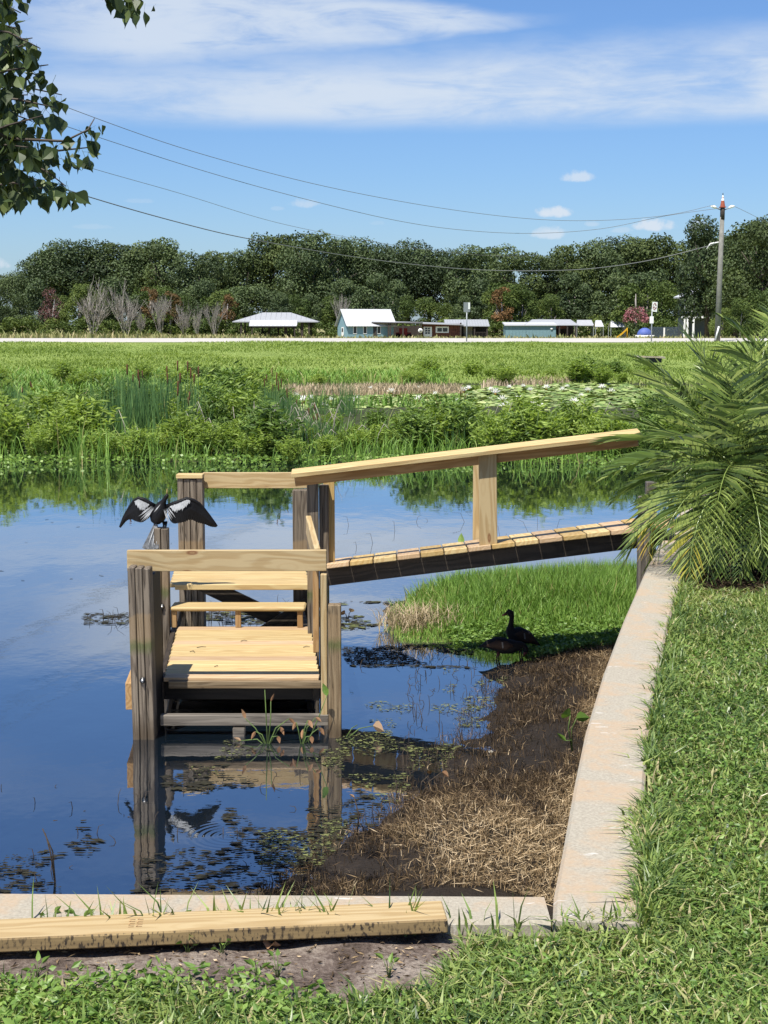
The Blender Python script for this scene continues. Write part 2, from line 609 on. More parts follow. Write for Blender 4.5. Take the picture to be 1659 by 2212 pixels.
def water_mat():
    m, t, b = new_mat('lake_water')
    p = t.new('ShaderNodeNewGeometry').outputs['Position']
    n1 = t.noise(t.mapping(p, (1.0, 0.55, 1)), 2.2, 3, 0.5)
    n2 = t.noise(p, 14, 3, 0.5)
    # a ring spreading on the near water
    c = P(498, 1806, 0)
    dv = t.new('ShaderNodeVectorMath', operation='DISTANCE')
    t.l.new(p, dv.inputs[0])
    dv.inputs[1].default_value = c
    d = dv.outputs['Value']
    ring = t.m('MULTIPLY', t.m('SINE', t.m('MULTIPLY', d, 150.0)), t.ss(d, 0.05, 0.32, 0.10, 0.0))
    h = t.m('ADD', t.m('ADD', n1, t.m('MULTIPLY', n2, 0.10)), ring)
    bn = t.new('ShaderNodeBump')
    bn.inputs['Strength'].default_value = 0.13
    bn.inputs['Distance'].default_value = 0.02
    t.put(bn.inputs['Height'], h)
    t.n.remove(b)
    deep = t.new('ShaderNodeBsdfDiffuse')
    deep.inputs['Color'].default_value = (0.004, 0.008, 0.013, 1)
    mir = t.new('ShaderNodeBsdfGlossy')
    mir.inputs['Roughness'].default_value = 0.015
    mir.inputs['Color'].default_value = (0.97, 0.98, 1.0, 1)
    fr = t.new('ShaderNodeFresnel')
    fr.inputs['IOR'].default_value = 1.333
    for q in (deep, mir, fr):
        t.l.new(bn.outputs[0], q.inputs['Normal'])
    mx = t.new('ShaderNodeMixShader')
    t.put(mx.inputs[0], t.m('ADD', 0.34, t.m('MULTIPLY', fr.outputs[0], 0.84), clamp=True))
    t.l.new(deep.outputs[0], mx.inputs[1])
    t.l.new(mir.outputs[0], mx.inputs[2])
    t.l.new(mx.outputs[0], t.n['Material Output'].inputs['Surface'])
    return m


M['concrete'] = concrete_mat()
M['water'] = water_mat()
M['grass'] = leaf_mat('lawn_blades', [(0.0, (0.045, 0.09, 0.025)), (0.4, (0.17, 0.255, 0.06)), (0.8, (0.36, 0.43, 0.125)), (0.93, (0.42, 0.40, 0.18)), (1.0, (0.50, 0.42, 0.24))], 0.38, 0.4, 0.5)
M['weed'] = leaf_mat('weed_leaves', [(0.0, (0.07, 0.14, 0.025)), (0.6, (0.15, 0.255, 0.045)), (1.0, (0.25, 0.36, 0.085))], 0.3, 0.45, 0.4)
M['tallgrass'] = leaf_mat('shore_grass', [(0.0, (0.10, 0.19, 0.035)), (0.6, (0.19, 0.33, 0.06)), (0.9, (0.27, 0.40, 0.09)), (1.0, (0.36, 0.32, 0.13))], 0.35, 0.5)
M['straw'] = leaf_mat('dead_straw', [(0.0, (0.02, 0.014, 0.009)), (0.4, (0.09, 0.06, 0.034)), (0.75, (0.29, 0.205, 0.11)), (1.0, (0.56, 0.44, 0.28))], 0.12, 0.8, 0.15)
M['bankgrass'] = leaf_mat('bank_grass', [(0.0, (0.15, 0.22, 0.045)), (0.5, (0.25, 0.335, 0.08)), (0.85, (0.34, 0.41, 0.12)), (1.0, (0.45, 0.42, 0.20))], 0.4, 0.6)
M['shrub'] = leaf_mat('shrub_leaves', [(0.0, (0.11, 0.17, 0.03)), (0.5, (0.24, 0.34, 0.058)), (1.0, (0.37, 0.47, 0.12))], 0.45, 0.5, 0.3, objvar=0.35)
M['cattail'] = leaf_mat('cattail_leaves', [(0.0, (0.055, 0.125, 0.045)), (0.6, (0.11, 0.21, 0.065)), (0.9, (0.19, 0.29, 0.085)), (1.0, (0.40, 0.33, 0.18))], 0.3, 0.5)
M['reed'] = leaf_mat('tan_reeds', [(0.0, (0.20, 0.16, 0.08)), (0.6, (0.42, 0.33, 0.21)), (1.0, (0.56, 0.45, 0.31))], 0.2, 0.7)
M['oak'] = leaf_mat('oak_leaves', [(0.0, (0.030, 0.048, 0.020)), (0.5, (0.060, 0.090, 0.034)), (1.0, (0.115, 0.155, 0.055))], 0.2, 0.55, 0.25, objvar=0.5, tcol=(1, 1, .6))
M['olive'] = leaf_mat('olive_leaves', [(0.0, (0.034, 0.050, 0.017)), (0.5, (0.068, 0.096, 0.030)), (1.0, (0.125, 0.16, 0.048))], 0.2, 0.6, 0.2, objvar=0.5, tcol=(1, 1, .6))
M['dark_shrub'] = leaf_mat('dark_shrub_leaves', [(0.0, (0.06, 0.11, 0.025)), (0.5, (0.13, 0.21, 0.04)), (1.0, (0.22, 0.31, 0.07))], 0.35, 0.5, 0.3, objvar=0.35)
M['light_tree'] = leaf_mat('light_tree_leaves', [(0.0, (0.045, 0.075, 0.02)), (0.5, (0.085, 0.125, 0.03)), (1.0, (0.15, 0.19, 0.045))], 0.25, 0.6, 0.2, objvar=0.6, tcol=(1, 1, .6))
M['rust_tree'] = leaf_mat('rusty_leaves', [(0.0, (0.07, 0.06, 0.025)), (0.5, (0.14, 0.085, 0.035)), (1.0, (0.22, 0.12, 0.05))], 0.2, 0.7, 0.2, objvar=0.5)
M['red_tree'] = leaf_mat('dull_red_leaves', [(0.0, (0.06, 0.04, 0.035)), (1.0, (0.17, 0.08, 0.075))], 0.2, 0.7, 0.2)
M['pink'] = leaf_mat('pink_blossom', [(0.0, (0.22, 0.075, 0.085)), (1.0, (0.42, 0.19, 0.20))], 0.2, 0.7, 0.2, tcol=(1, 1, 1))
M['palm'] = leaf_mat('palm_leaflets', [(0.0, (0.042, 0.075, 0.02)), (0.45, (0.155, 0.235, 0.048)), (0.82, (0.43, 0.51, 0.14)), (0.92, (0.48, 0.43, 0.06)), (1.0, (0.60, 0.42, 0.08))], 0.18, 0.28, 1.0)
M['tallow'] = leaf_mat('drip_tip_leaves', [(0.0, (0.03, 0.05, 0.016)), (0.7, (0.065, 0.095, 0.028)), (1.0, (0.13, 0.17, 0.05))], 0.25, 0.5, 0.35)
M['pad'] = leaf_mat('lily_pads', [(0.0, (0.09, 0.15, 0.035)), (0.6, (0.22, 0.30, 0.08)), (1.0, (0.42, 0.46, 0.20))], 0.1, 0.55, 0.25)
M['scum'] = leaf_mat('floating_weed', [(0.0, (0.012, 0.011, 0.008)), (0.5, (0.03, 0.028, 0.015)), (0.6, (0.075, 0.085, 0.028)), (1.0, (0.17, 0.185, 0.065))], 0.0, 0.8, 0.2)
M['litter'] = leaf_mat('dead_leaves', [(0.0, (0.12, 0.06, 0.03)), (0.6, (0.30, 0.17, 0.09)), (1.0, (0.45, 0.33, 0.22))], 0.15, 0.8, 0.2)
M['petal'] = plain('white_petals', (0.8, 0.8, 0.74), 0.6, 0.05)

# ------------------------------------------------------------------ setting: water, shore, banks, road
def sheet(name, xs, ys, zf, mat, keep=None, smooth=True):
    X, Y = np.meshgrid(xs, ys)
    Z = zf(X, Y)
    v = np.stack([X, Y, Z], -1).reshape(-1, 3)
    nx, ny = len(xs), len(ys)
    i = np.arange(nx - 1)[None, :] + np.arange(ny - 1)[:, None] * nx
    f = np.stack([i, i + 1, i + 1 + nx, i + nx], -1).reshape(-1, 4)
    if keep is not None:
        k = keep(X, Y).reshape(-1)
        f = f[k[f].any(1)]
    return tag(link(name, tri_mesh(name, v, f, mat, smooth=smooth)), kind='structure')


ZW = 1.08            # top of the seawall
ZL = 1.04            # lawn
wpts = [P(1196, 1933, ZW), P(1217, 1828.5, ZW), P(1241, 1693, ZW), P(1265.6, 1577, ZW), P(1305, 1449.7, ZW),
        P(1348, 1337, ZW), P(1404, 1210, ZW)]
W_IN = [(p.x, p.y) for p in wpts]
W_IN += [(2.62, 13.6), (3.55, 16.5), (5.2, 20.5), (8.5, 26.0), (14.0, 31.0)]


def offset_line(pts, d):
    out = []
    for i, p in enumerate(pts):
        a = pts[max(i - 1, 0)]
        b = pts[min(i + 1, len(pts) - 1)]
        tx, ty = b[0] - a[0], b[1] - a[1]
        L = math.hypot(tx, ty)
        out.append((p[0] + ty / L * d, p[1] - tx / L * d))
    return out


W_OUT = offset_line(W_IN, 0.256)
W_IN_FULL = [(0.478, 4.19)] + W_IN
W_OUT_FULL = [(0.722, 4.165)] + [(0.757, 4.39)] + W_OUT[1:]
W_OUT[0] = (0.735, 4.19)
NEAR_FAR = [(-8.0, 4.52), (-1.145, 4.418), (W_IN[0][0], W_IN[0][1])]
NEAR_NEAR = [(-8.0, 4.32), (-1.145, 4.215), (0.735, 4.19)]

water_me = MB().add([(-260, 4.2, 0), (260, 4.2, 0), (260, 80, 0), (-260, 80, 0)], [(0, 1, 2, 3)]).mesh('water', M['water'])
tag(link('water', water_me), kind='structure')

# the lawn: one sheet right of the right-hand wall and in front of the near wall
LAWN = NEAR_NEAR[:-1] + W_OUT + [(60, 31), (60, -25), (-60, -25), (-60, 4.32)]


def lawn_z(X, Y):
    return ZL - 0.012 + 0.018 * fnoise(X * 1.1, Y * 1.1, 3) + np.clip(3.4 - Y, 0, 30) * 0.02


lx = np.concatenate([np.linspace(-60, -3, 20), np.linspace(-2.8, 6, 111), np.linspace(6.5, 60, 30)])
ly = np.concatenate([np.linspace(-25, 2, 12), np.linspace(2.2, 14, 130), np.linspace(14.3, 31, 35)])
sheet('lawn', lx, ly, lawn_z, M['lawn_soil'], keep=lambda X, Y: (sdist(X, Y, LAWN) > -0.06) & ~((X < 0.62) & (Y > 4.3) & (X > -60) & (sdist(X, Y, LAWN) < 0.0)))

# bare sandy dirt beside the lumber
DIRT_IMG = [(-400, 1955), (600, 1955), (985, 1960), (1000, 2040), (975, 2095), (930, 2140), (800, 2160), (640, 2170), (520, 2150), (330, 2135), (220, 2140), (100, 2125), (-400, 2110)]
DIRT = [(P(x, y, ZL).x, P(x, y, ZL).y) for x, y in DIRT_IMG]


def dirt_z(X, Y):
    d = np.clip(sdist(X, Y, DIRT) + 0.05 * fnoise(X * 9, Y * 9, 4), -0.1, 0.12)
    return lawn_z(X, Y) + 0.25 * np.minimum(d, 0.045) + 0.008 * fnoise(X * 16, Y * 16, 6) * (d > 0) + 0.004


sheet('dirt_ground', np.linspace(-2.6, 0.42, 170), np.linspace(3.5, 4.22, 70), dirt_z, M['dirt'], keep=lambda X, Y: sdist(X, Y, DIRT) > -0.05)

# muddy shore and grassy spit inside the bay of the wall
SH_IMG = [(530, 1926), (640, 1897), (720, 1852), (800, 1795), (870, 1735), (930, 1690), (985, 1630), (1030, 1560), (1068, 1500), (1095, 1452),
          (1122, 1428), (1190, 1402), (1150, 1388), (1050, 1388), (950, 1388), (885, 1380), (842, 1342), (822, 1312), (850, 1296), (950, 1286), (1150, 1276), (1390, 1268)]
SHORE = [(P(x, y, 0.02).x, P(x, y, 0.02).y) for x, y in SH_IMG]
SHORE = [(SHORE[0][0], 4.2)] + SHORE + [(3.1, 15.3), (3.0, 13.5)] + [(x + 0.1, y) for x, y in W_IN[::-1] if y < 13] + [(0.6, 4.2)]


def shore_z(X, Y):
    d = sdist(X, Y, SHORE) + 0.10 * fnoise(X * 2.6, Y * 2.6, 8) + 0.05 * fnoise(X * 9, Y * 9, 9)
    z = np.where(d > 0, -0.004 + 0.028 * fnoise(X * 4.2, Y * 4.2, 81) * np.exp(-np.clip(d, 0, 9) / .5) + 0.22 * (1 - np.exp(-(np.clip(d, 0, 9) / 0.85) ** 1.7)), 0.35 * d)
    px, py = proj(np.stack([X, Y, z], -1))
    mound = np.exp(-(((px - 1010) / 170) ** 2 + ((py - 1800) / 60) ** 2))
    return np.maximum(z, -0.3) + 0.09 * mound + 0.012 * fnoise(X * 14, Y * 14, 10) * (d > -0.1)


sheet('shore', np.linspace(-1.2, 3.4, 200), np.linspace(4.3, 16.4, 360), shore_z, M['mud'],
      keep=lambda X, Y: (sdist(X, Y, SHORE) > -0.45))


# marsh belt, far bank with the road on it, field behind: one sheet out to the horizon
def far_z(X, Y):
    n = fnoise(X * 0.25, Y * 0.3, 12)
    n2 = fnoise(X * 0.9, Y * 0.9, 13)
    Y0 = Y
    Y = Y + np.where(Y < 45, .75 * fnoise(X * .55, X * 0, 15) + .25 * fnoise(X * 2.2, X * 0, 16), 0)
    belt = np.interp(Y, [27, 30.3, 31.6, 47, 50.5, 53, 66, 71, 76], [-.6, -.12, .05, .07, 0.02, -.14, -.16, .02, .16])
    left = np.interp(Y, [27, 30.3, 31.6, 50, 76], [-.6, -.12, .05, .08, .16])
    # lilies grow on open water to the right of the middle
    k = np.clip((X * 52 / np.maximum(Y, 1) + 4.2) / 1.5, 0, 1)
    z = left * (1 - k) + belt * k
    z = np.where(Y < 76, z + 0.05 * n + 0.02 * n2, z)
    Y = Y0
    bank = np.interp(Y, [76, 84, 110, 112, 121, 123, 150, 230, 320, 500, 4000], [.16, .45, 1.42, 1.45, 1.60, 1.5, 0.9, 0.2, 0.15, 0.2, 0.3])
    bump = 0.10 * fnoise(X * 0.12, Y * 0.12, 14) + 0.03 * n2
    fade = np.clip((Y - 76) / 8, 0, 1) * np.clip((110.5 - Y) / 4, 0, 1)
    return np.where(Y >= 76, bank + bump * fade, z)


fy = np.concatenate([np.linspace(27, 78, 120), np.linspace(78.6, 126, 70), np.linspace(130, 330, 30), np.linspace(350, 2500, 12)])
fx = np.concatenate([np.linspace(-1500, -60, 16), np.linspace(-58, 58, 170), np.linspace(60, 1500, 16)])
far = sheet('far_bank', fx, fy, far_z, [M['marsh'], M['bank'], M['field']])
cy = np.zeros(len(far.data.polygons) * 3, np.float32)
far.data.polygons.foreach_get('center', cy)
cy = cy.reshape(-1, 3)[:, 1]
far.data.polygons.foreach_set('material_index', np.where(cy < 72, 0, np.where(cy < 118, 1, 2)).astype(np.int32))

road = MB()
rx = np.linspace(-420, 420, 85)
v = []
for x in rx:
    e = 0.35 * math.sin(x * 0.21) + 0.2 * math.sin(x * 0.53)
    v += [(x, 111.7 + e, 1.46), (x, 113.0, 1.515), (x, 121.0, 1.665), (x, 122.3 + e, 1.60)]
f = []
for i in range(len(rx) - 1):
    for k in range(3):
        f.append((i * 4 + k, i * 4 + 4 + k, i * 4 + 5 + k, i * 4 + 1 + k))
road.add(v, f, 0, True)
tag(road.build('road', M['road']), kind='structure')

# ------------------------------------------------------------------ seawall
sw = empty('seawall', (0.5, 4.3, 0), 'low grey concrete seawall with orange stains, turning a corner round the muddy shore', 'seawall')


def wall_strip(inner, outer, z0, z1):
    mb = MB()
    n = len(inner)
    v = []
    for (a, b) in zip(inner, outer):
        v += [(a[0], a[1], z0), (a[0], a[1], z1 - .012), (a[0] + (b[0] - a[0]) * .05, a[1] + (b[1] - a[1]) * .05, z1),
              (b[0] - (b[0] - a[0]) * .05, b[1] - (b[1] - a[1]) * .05, z1), (b[0], b[1], z1 - .012), (b[0], b[1], z0)]
    v = [(x - sw.location.x, y - sw.location.y, z) for x, y, z in v]
    f = []
    for i in range(n - 1):
        for k in range(5):
            f.append((i * 6 + k, i * 6 + k + 1, i * 6 + k + 7, i * 6 + k + 6))
    f.append((0, 1, 2, 3, 4, 5))
    f.append(tuple((n - 1) * 6 + k for k in range(6))[::-1])
    return mb.add(v, f, 0)


def refine(line, k):
    out = []
    for a, b in zip(line[:-1], line[1:]):
        for j in range(k):
            out.append((a[0] + (b[0] - a[0]) * j / k, a[1] + (b[1] - a[1]) * j / k))
    return out + [line[-1]]


wall_strip(refine(W_IN_FULL, 3), refine(W_OUT_FULL, 3), -0.5, ZW).build('wall_run', M['concrete'], sw)
cut = 0.474
wall_strip([(x, y) for x, y in NEAR_FAR[:-1]] + [(cut, W_IN[0][1])], NEAR_NEAR[:-1] + [(cut, 4.196)], -0.5, ZW - 0.003).build('wall_run', M['concrete'], sw)

# ------------------------------------------------------------------ dock
dock = empty('fishing_dock', (-1.0, 11.0, 0), 'small two level wooden dock with new yellow planks on old grey posts in the lake', 'dock')


def dx(x, Y):
    """the dock leans a little to the left as it goes out"""
    return x - 0.082 * (Y - 10.2)


def post(name, x, Y, w, d, z0, z1, mat, plies=1, parent=dock, lean=(0, 0)):
    pw = w / plies
    obs = []
    for k in range(plies):
        xc = x - w / 2 + pw * (k + 0.5)
        zt = z1 - (0.004 * ((k * 7) % 3))
        obs.append(board(name, (xc, Y, z0), (xc + lean[0], Y + lean[1], zt), pw - (0.005 if plies > 1 else 0), d - (0.006 * (k % 2)), mat, parent, up=(0, -1, 0), bev=0.005))
    return obs


def bolt(x, y, z, parent=dock):
    mb = MB()
    lo = parent.location
    c = Vector((x, y, z)) - lo
    mb.tube([c + Vector((0, 0.004, 0)), c + Vector((0, -0.006, 0))], 0.021, 12, 0)
    mb.tube([c + Vector((0, -0.006, 0)), c + Vector((0, -0.02, 0))], 0.011, 6, 1)
    mb.build('bolt', [M['black_plastic'], M['steel']], parent)


# front left post of three plies, and the darker one right behind it
post('post_board', -1.601, 10.10, 0.150, 0.14, -0.5, 1.165, M['grey_wood'], 3, lean=(-0.02, 0))
bolt(at(308, 1470, 10.02).x, 10.026, at(308, 1470, 10.02).z)
# left mid post, the bird's perch
post('post_board', -1.782, 12.22, 0.115, 0.11, -0.5, 1.142, M['grey_wood'], 2)
bolt(at(350, 1311, 12.15).x, 12.16, at(350, 1311, 12.15).z)
# back left post
post('post_board', -1.715, 13.6, 0.225, 0.16, -0.5, 1.405, M['grey_wood'], 4)
# right hand stub and the new upright beside it
post('post', -0.329, 10.12, 0.085, 0.089, -0.5, 0.905, M['tan_wood'])
board('upright', (-0.403, 10.19, 0.10), (-0.403, 10.19, 1.10), 0.042, 0.089, M['pine_knot'], dock, up=(0, -1, 0))
board('upright', (-0.506, 11.30, 0.33), (-0.506, 11.30, 1.16), 0.045, 0.089, M['pine_red'], dock, up=(0, -1, 0))
# rear right, mostly behind the ramp
post('post', -0.56, 12.02, 0.089, 0.089, -0.5, 1.535, M['grey_wood'])
post('post', -0.475, 12.10, 0.075, 0.089, -0.5, 1.50, M['grey_wood'])
post('post', -0.74, 13.6, 0.14, 0.14, -0.5, 1.30, M['grey_wood'])

# rails round the top
b = board('rail_board', (-1.722, 10.21, 1.185), (-0.385, 10.21, 1.187), 0.038, 0.143, M['pine_knot'], dock)
board('rail_board', (-0.449, 10.245, 1.195), (-0.592, 11.965, 1.200), 0.042, 0.14, M['pine_knot'], dock)
board('rail_board', (-1.62, 13.71, 1.372), (-0.62, 13.71, 1.372), 0.038, 0.142, M['pine_knot'], dock)
board('rail_cap', (-1.835, 13.58, 1.425), (-1.60, 13.58, 1.425), 0.15, 0.035, M['pine'], dock)

# lower platform
ZP = 0.327
planks = np.linspace(10.51, 12.20, 13)
for i, y in enumerate(planks):
    jl, jr = random.uniform(-.004, .004), random.uniform(-.003, .003)
    board('plank', (dx(-1.50, y) + jl, y, ZP - 0.0135 + random.uniform(-.0015, .0015)), (dx(-0.425, y) + jr, y, ZP - 0.0135), 0.1365, 0.028, M['pine' if i % 4 else 'pine_pink'], dock, bev=0.0025)
board('fascia', (-1.49, 10.425, 0.285), (-0.435, 10.425, 0.285), 0.032, 0.052, M['tan_wood'], dock)
board('skirt_board', (-1.75, 12.31, 0.10), (-0.59, 12.31, 0.10), 0.03, 0.36, M['shade_black_wood'], dock)  # closes the rear, blackened for the shade under the platform
post('post', -1.604, 10.36, 0.146, 0.36, -0.5, 1.09, M['shade_black_wood'], lean=(-0.02, 0))  # blackened so its right side stands for shade
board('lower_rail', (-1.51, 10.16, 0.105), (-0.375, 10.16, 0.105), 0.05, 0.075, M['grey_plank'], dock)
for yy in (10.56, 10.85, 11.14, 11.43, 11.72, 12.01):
    board('shade_joist', (dx(-1.52, yy), yy, 0.225), (dx(-0.42, yy), yy, 0.225), 0.04, 0.15, M['shade_black_wood'], dock)  # rows added to keep the platform's underside and its reflection dark
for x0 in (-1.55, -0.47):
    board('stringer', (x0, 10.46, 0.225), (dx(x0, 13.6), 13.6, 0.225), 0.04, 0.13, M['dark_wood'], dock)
# new board along the outer left side with its sawn end to the front
board('side_board', (-1.715, 10.12, 0.275), (dx(-1.715, 12.3), 12.3, 0.275), 0.046, 0.185, M['pine_red'], dock)
board('cross_piece', (-1.02, 10.16, 0.02), (-0.94, 10.16, 0.02), 0.09, 0.07, M['grey_plank'], dock)

# step up
board('tread', (dx(-1.56, 12.2), 12.31, 0.482), (dx(-0.47, 12.2), 12.31, 0.482), 0.235, 0.036, M['pine'], dock, bev=0.012)
for xx in (-1.685, -1.165, -0.665):
    board('step_leg', (xx - .012, 12.235, ZP), (xx - .012, 12.235, 0.464), 0.045, 0.045, M['pine_red'], dock, up=(0, -1, 0))

# upper deck
ZD = 0.645
dk = np.linspace(12.52, 13.60, 8)
for i, y in enumerate(dk):
    board('plank', (dx(-1.57, y), y, ZD - 0.015), (dx(-0.43, y), y, ZD - 0.015), 0.138, 0.03, M['pine'], dock)
board('fascia', (dx(-1.53, 12.43), 12.44, ZD - 0.024), (dx(-0.43, 12.43), 12.44, ZD - 0.024), 0.02, 0.045, M['pine'], dock)
board('deck_leg', (-0.60, 12.48, ZP - .1), (-0.60, 12.48, 0.60), 0.05, 0.05, M['pine_red'], dock, up=(0, -1, 0))
# crossed braces between the rear posts
board('brace', at(425, 1255, 13.5), at(650, 1362, 13.5), 0.04, 0.14, M['dark_wood'], dock)
board('brace', at(700, 1285, 13.45), at(560, 1375, 13.45), 0.04, 0.14, M['dark_wood'], dock)

# corrugated black drain pipe at the left post
pipe = MB()
pp, pr = [], []
for k in range(36):
    pp.append((0, 0, -0.25 + k * 0.011))
    pr.append(0.040 if k % 2 else 0.033)
pipe.tube(pp, pr, 12, 0)
for k in range(5):
    pass
po = pipe.build('drain_pipe', M['black_plastic'], None, (-1.672, 10.24, 0.0))
tag(po, 'black corrugated drain pipe standing in the water behind the front left dock post', 'pipe')

# ------------------------------------------------------------------ ramp
ramp = empty('ramp', (0.8, 12.2, 0), 'new plank ramp with one handrail sloping up from the dock to the seawall', 'ramp')
RL = Vector((-0.455, 11.9, 0.895))
RR = Vector((2.32, 11.86, 1.232))
N_PL = 15
u = (RR - RL).normalized()
NRM = Vector((-u.z, 0, u.x))
for i in range(N_PL):
    k0 = (i + 0.5) / N_PL
    c = RL.lerp(RR, k0)
    tilt = 0.105 * (1 - k0) + 0.045 * k0
    jit = random.uniform(-0.01, 0.01)
    far_ = c + Vector((0.01, 0.80, -0.80 * tilt))
    mat = M[('pine_pink', 'pine_end', 'pine')[i % 3]]
    board('plank', c + Vector((0, jit, -0.019)), far_ + Vector((0, 0, -0.019)), 0.178, 0.038, mat, ramp, up=NRM, bev=0.005)
u = (RR - RL).normalized()
n = Vector((-u.z, 0, u.x))
for y in (0.10, 0.80):
    tl = -0.085 if y > 0.5 else 0
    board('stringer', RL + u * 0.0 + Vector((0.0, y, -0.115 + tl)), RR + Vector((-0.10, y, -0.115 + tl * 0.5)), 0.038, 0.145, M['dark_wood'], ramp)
# handrail: upright, beam and cap
post('rail_post', 0.818, 11.945, 0.140, 0.038, 1.035, 1.765, M['pine_knot'], parent=ramp, lean=(-0.012, 0))
post('rail_post', 0.80, 12.72, 0.12, 0.038, 0.95, 1.62, M['pine_knot'], parent=ramp)
post('rail_post', -0.437, 12.16, 0.089, 0.060, 0.87, 1.58, M['pine_end'], parent=ramp)
HL = at(630, 1018, 11.91)
HR = at(1382, 929.5, 11.91)
hv = (HR - HL).normalized()
board('handrail_cap', HL + Vector((0, 0.012, -0.019)), HR + Vector((0, 0.012, -0.019)), 0.165, 0.036, M['pine'], ramp, up=(0, -0.13, 1))
board('handrail_beam', HL + hv * 0.02 + Vector((0, 0.074, -0.083)), HR + Vector((0, 0.074, -0.083)), 0.038, 0.089, M['pine_red'], ramp)
post('end_post', 2.012, 11.80, 0.089, 0.089, 0.2, 1.44, M['grey_plank'], parent=ramp)
post('end_post', 2.22, 12.72, 0.089, 0.089, 0.2, 1.46, M['grey_plank'], parent=ramp)

# ------------------------------------------------------------------ lumber lying by the wall
la, lb = Vector((-1.95, 4.015, 1.068)), Vector((0.172, 4.172, 1.1005))
lum = board('lumber_board', la, lb, 0.145, 0.040, M['pine_knot'], None)
tag(lum, 'single new pine board lying on bare dirt against the near concrete wall', 'lumber')


def soiled():
    m, t, b = new_mat('soiled_pine')
    tc = t.new('ShaderNodeTexCoord').outputs['Object']
    g_ = t.noise(t.mapping(tc, (3, 40, 60)), 1.0, 4)
    col = t.ramp(g_, [(0.3, (0.15, 0.10, 0.045)), (0.7, (0.27, 0.19, 0.085))])
    sp = t.noise(t.mapping(tc, (95, 1, 42)), 1.0, 4, 0.6)
    bl = t.noise(t.mapping(tc, (7, 1, 12)), 1.0, 3)
    col = t.mix(t.m('MULTIPLY', t.ss(sp, 0.5, 0.62), t.ss(bl, 0.30, 0.55, 0.25, 0.95)), col, (0.016, 0.011, 0.008))
    t.put(b.inputs['Base Color'], col)
    b.inputs['Roughness'].default_value = 0.9
    return m


lum.data.materials.append(soiled())
for p in lum.data.polygons:
    if p.normal.y < -0.7:
        p.material_index = 1

# faint printed stamp on the board's upper face
stm = MB()
sx = (lb - la).normalized()
sy = Vector((0, 0, 1)).cross(sx).normalized()
sz = sx.cross(sy)
s0 = la.lerp(lb, 0.585) + sz * 0.0215
for r_ in range(2):
    for k in range(5):
        o = s0 + sx * (r_ * 0.022) + sy * (-0.03 + k * 0.013)
        w_, h_ = 0.016, 0.0035
        stm.add([o, o + sx * w_, o + sx * w_ + sy * h_, o + sy * h_], [(0, 1, 2, 3)])
        if (k + r_) % 2:
            stm.add([o, o + sx * 0.004, o + sx * 0.004 + sy * 0.011, o + sy * 0.011], [(0, 1, 2, 3)])
st_o = stm.build('stamp', plain('stamp_ink', (0.42, 0.27, 0.13), 0.8))
st_o.parent = lum
st_o.matrix_parent_inverse = lum.matrix_basis.inverted()

# ------------------------------------------------------------------ far buildings
M['roof_metal'] = plain('pale_metal_roof', (0.36, 0.37, 0.38), 0.5, 0.05, 3, metal=0.25)
M['white_roof'] = plain('white_metal_roof', (0.46, 0.47, 0.485), 0.5, 0.04, 3)
M['blue_wall'] = plain('light_blue_siding', (0.20, 0.325, 0.37), 0.7, 0.05, 4)
M['teal_wall'] = plain('teal_siding', (0.15, 0.245, 0.27), 0.7, 0.08, 3)
M['barn_red'] = plain('red_brown_boards', (0.15, 0.06, 0.042), 0.85, 0.25, 3)
M['timber'] = plain('dark_timber', (0.05, 0.04, 0.034), 0.85, 0.2, 5)
M['pole_wood'] = plain('grey_pole', (0.20, 0.195, 0.175), 0.85, 0.12, 4)
M['dark_glass'] = plain('dark_glass', (0.03, 0.035, 0.04), 0.15, 0.1, 4, spec=0.6)
M['cream'] = plain('cream_panel', (0.34, 0.31, 0.25), 0.8, 0.06, 4)
M['dark_fence'] = plain('blue_grey_fence', (0.05, 0.07, 0.09), 0.8, 0.2, 4)
M['yellow'] = plain('yellow_plastic', (0.55, 0.32, 0.015), 0.4, 0.04, 4)
M['blue'] = plain('blue_cover', (0.07, 0.11, 0.33), 0.6, 0.08, 4)
M['orange'] = plain('orange_cone', (0.30, 0.075, 0.04), 0.7, 0.06, 6)
M['sign_grey'] = plain('sign_back', (0.26, 0.28, 0.29), 0.45, 0.05, 5, metal=0.3)
M['sign_red'] = plain('sign_print', (0.25, 0.06, 0.07), 0.6, 0.04)
M['wire'] = plain('wire', (0.20, 0.20, 0.20), 0.6, 0.05)
M['junk_red'] = plain('red_paint', (0.35, 0.03, 0.03), 0.5, 0.1)

DB = 290.0
GB = 0.2


def bx(x, D=DB):
    return at(x, HOR, D).x


def bz(y, D=DB):
    return at(829.5, y, D).z


def ribs(mb, p0, p1, p2, p3, nr, mi, h=0.06):
    """standing seams on a roof plane p0-p1 (eave) p3-p2 (ridge)"""
    p0, p1, p2, p3 = map(Vector, (p0, p1, p2, p3))
    nrm = (p1 - p0).cross(p3 - p0).normalized()
    for k in range(nr + 1):
        t = k / nr
        a, b_ = p0.lerp(p1, t), p3.lerp(p2, t)
        s = (p1 - p0).normalized() * 0.05
        mb.add([a - s, a + s, b_ + s, b_ - s, a + nrm * h, b_ + nrm * h], [(0, 1, 4), (1, 2, 5, 4), (3, 0, 4, 5)], mi)


def slab(mb, pts, th, mi):
    """a roof plane with thickness"""
    pts = [Vector(p) for p in pts]
    n = len(pts)
    lo = [p - Vector((0, 0, th)) for p in pts]
    fs = [tuple(range(n)), tuple(range(n, 2 * n))[::-1]]
    for i in range(n):
        j = (i + 1) % n
        fs.append((i, n + i, n + j, j))
    mb.add(pts + lo, fs, mi)


def local(o, p):
    return Vector(p) - o.location


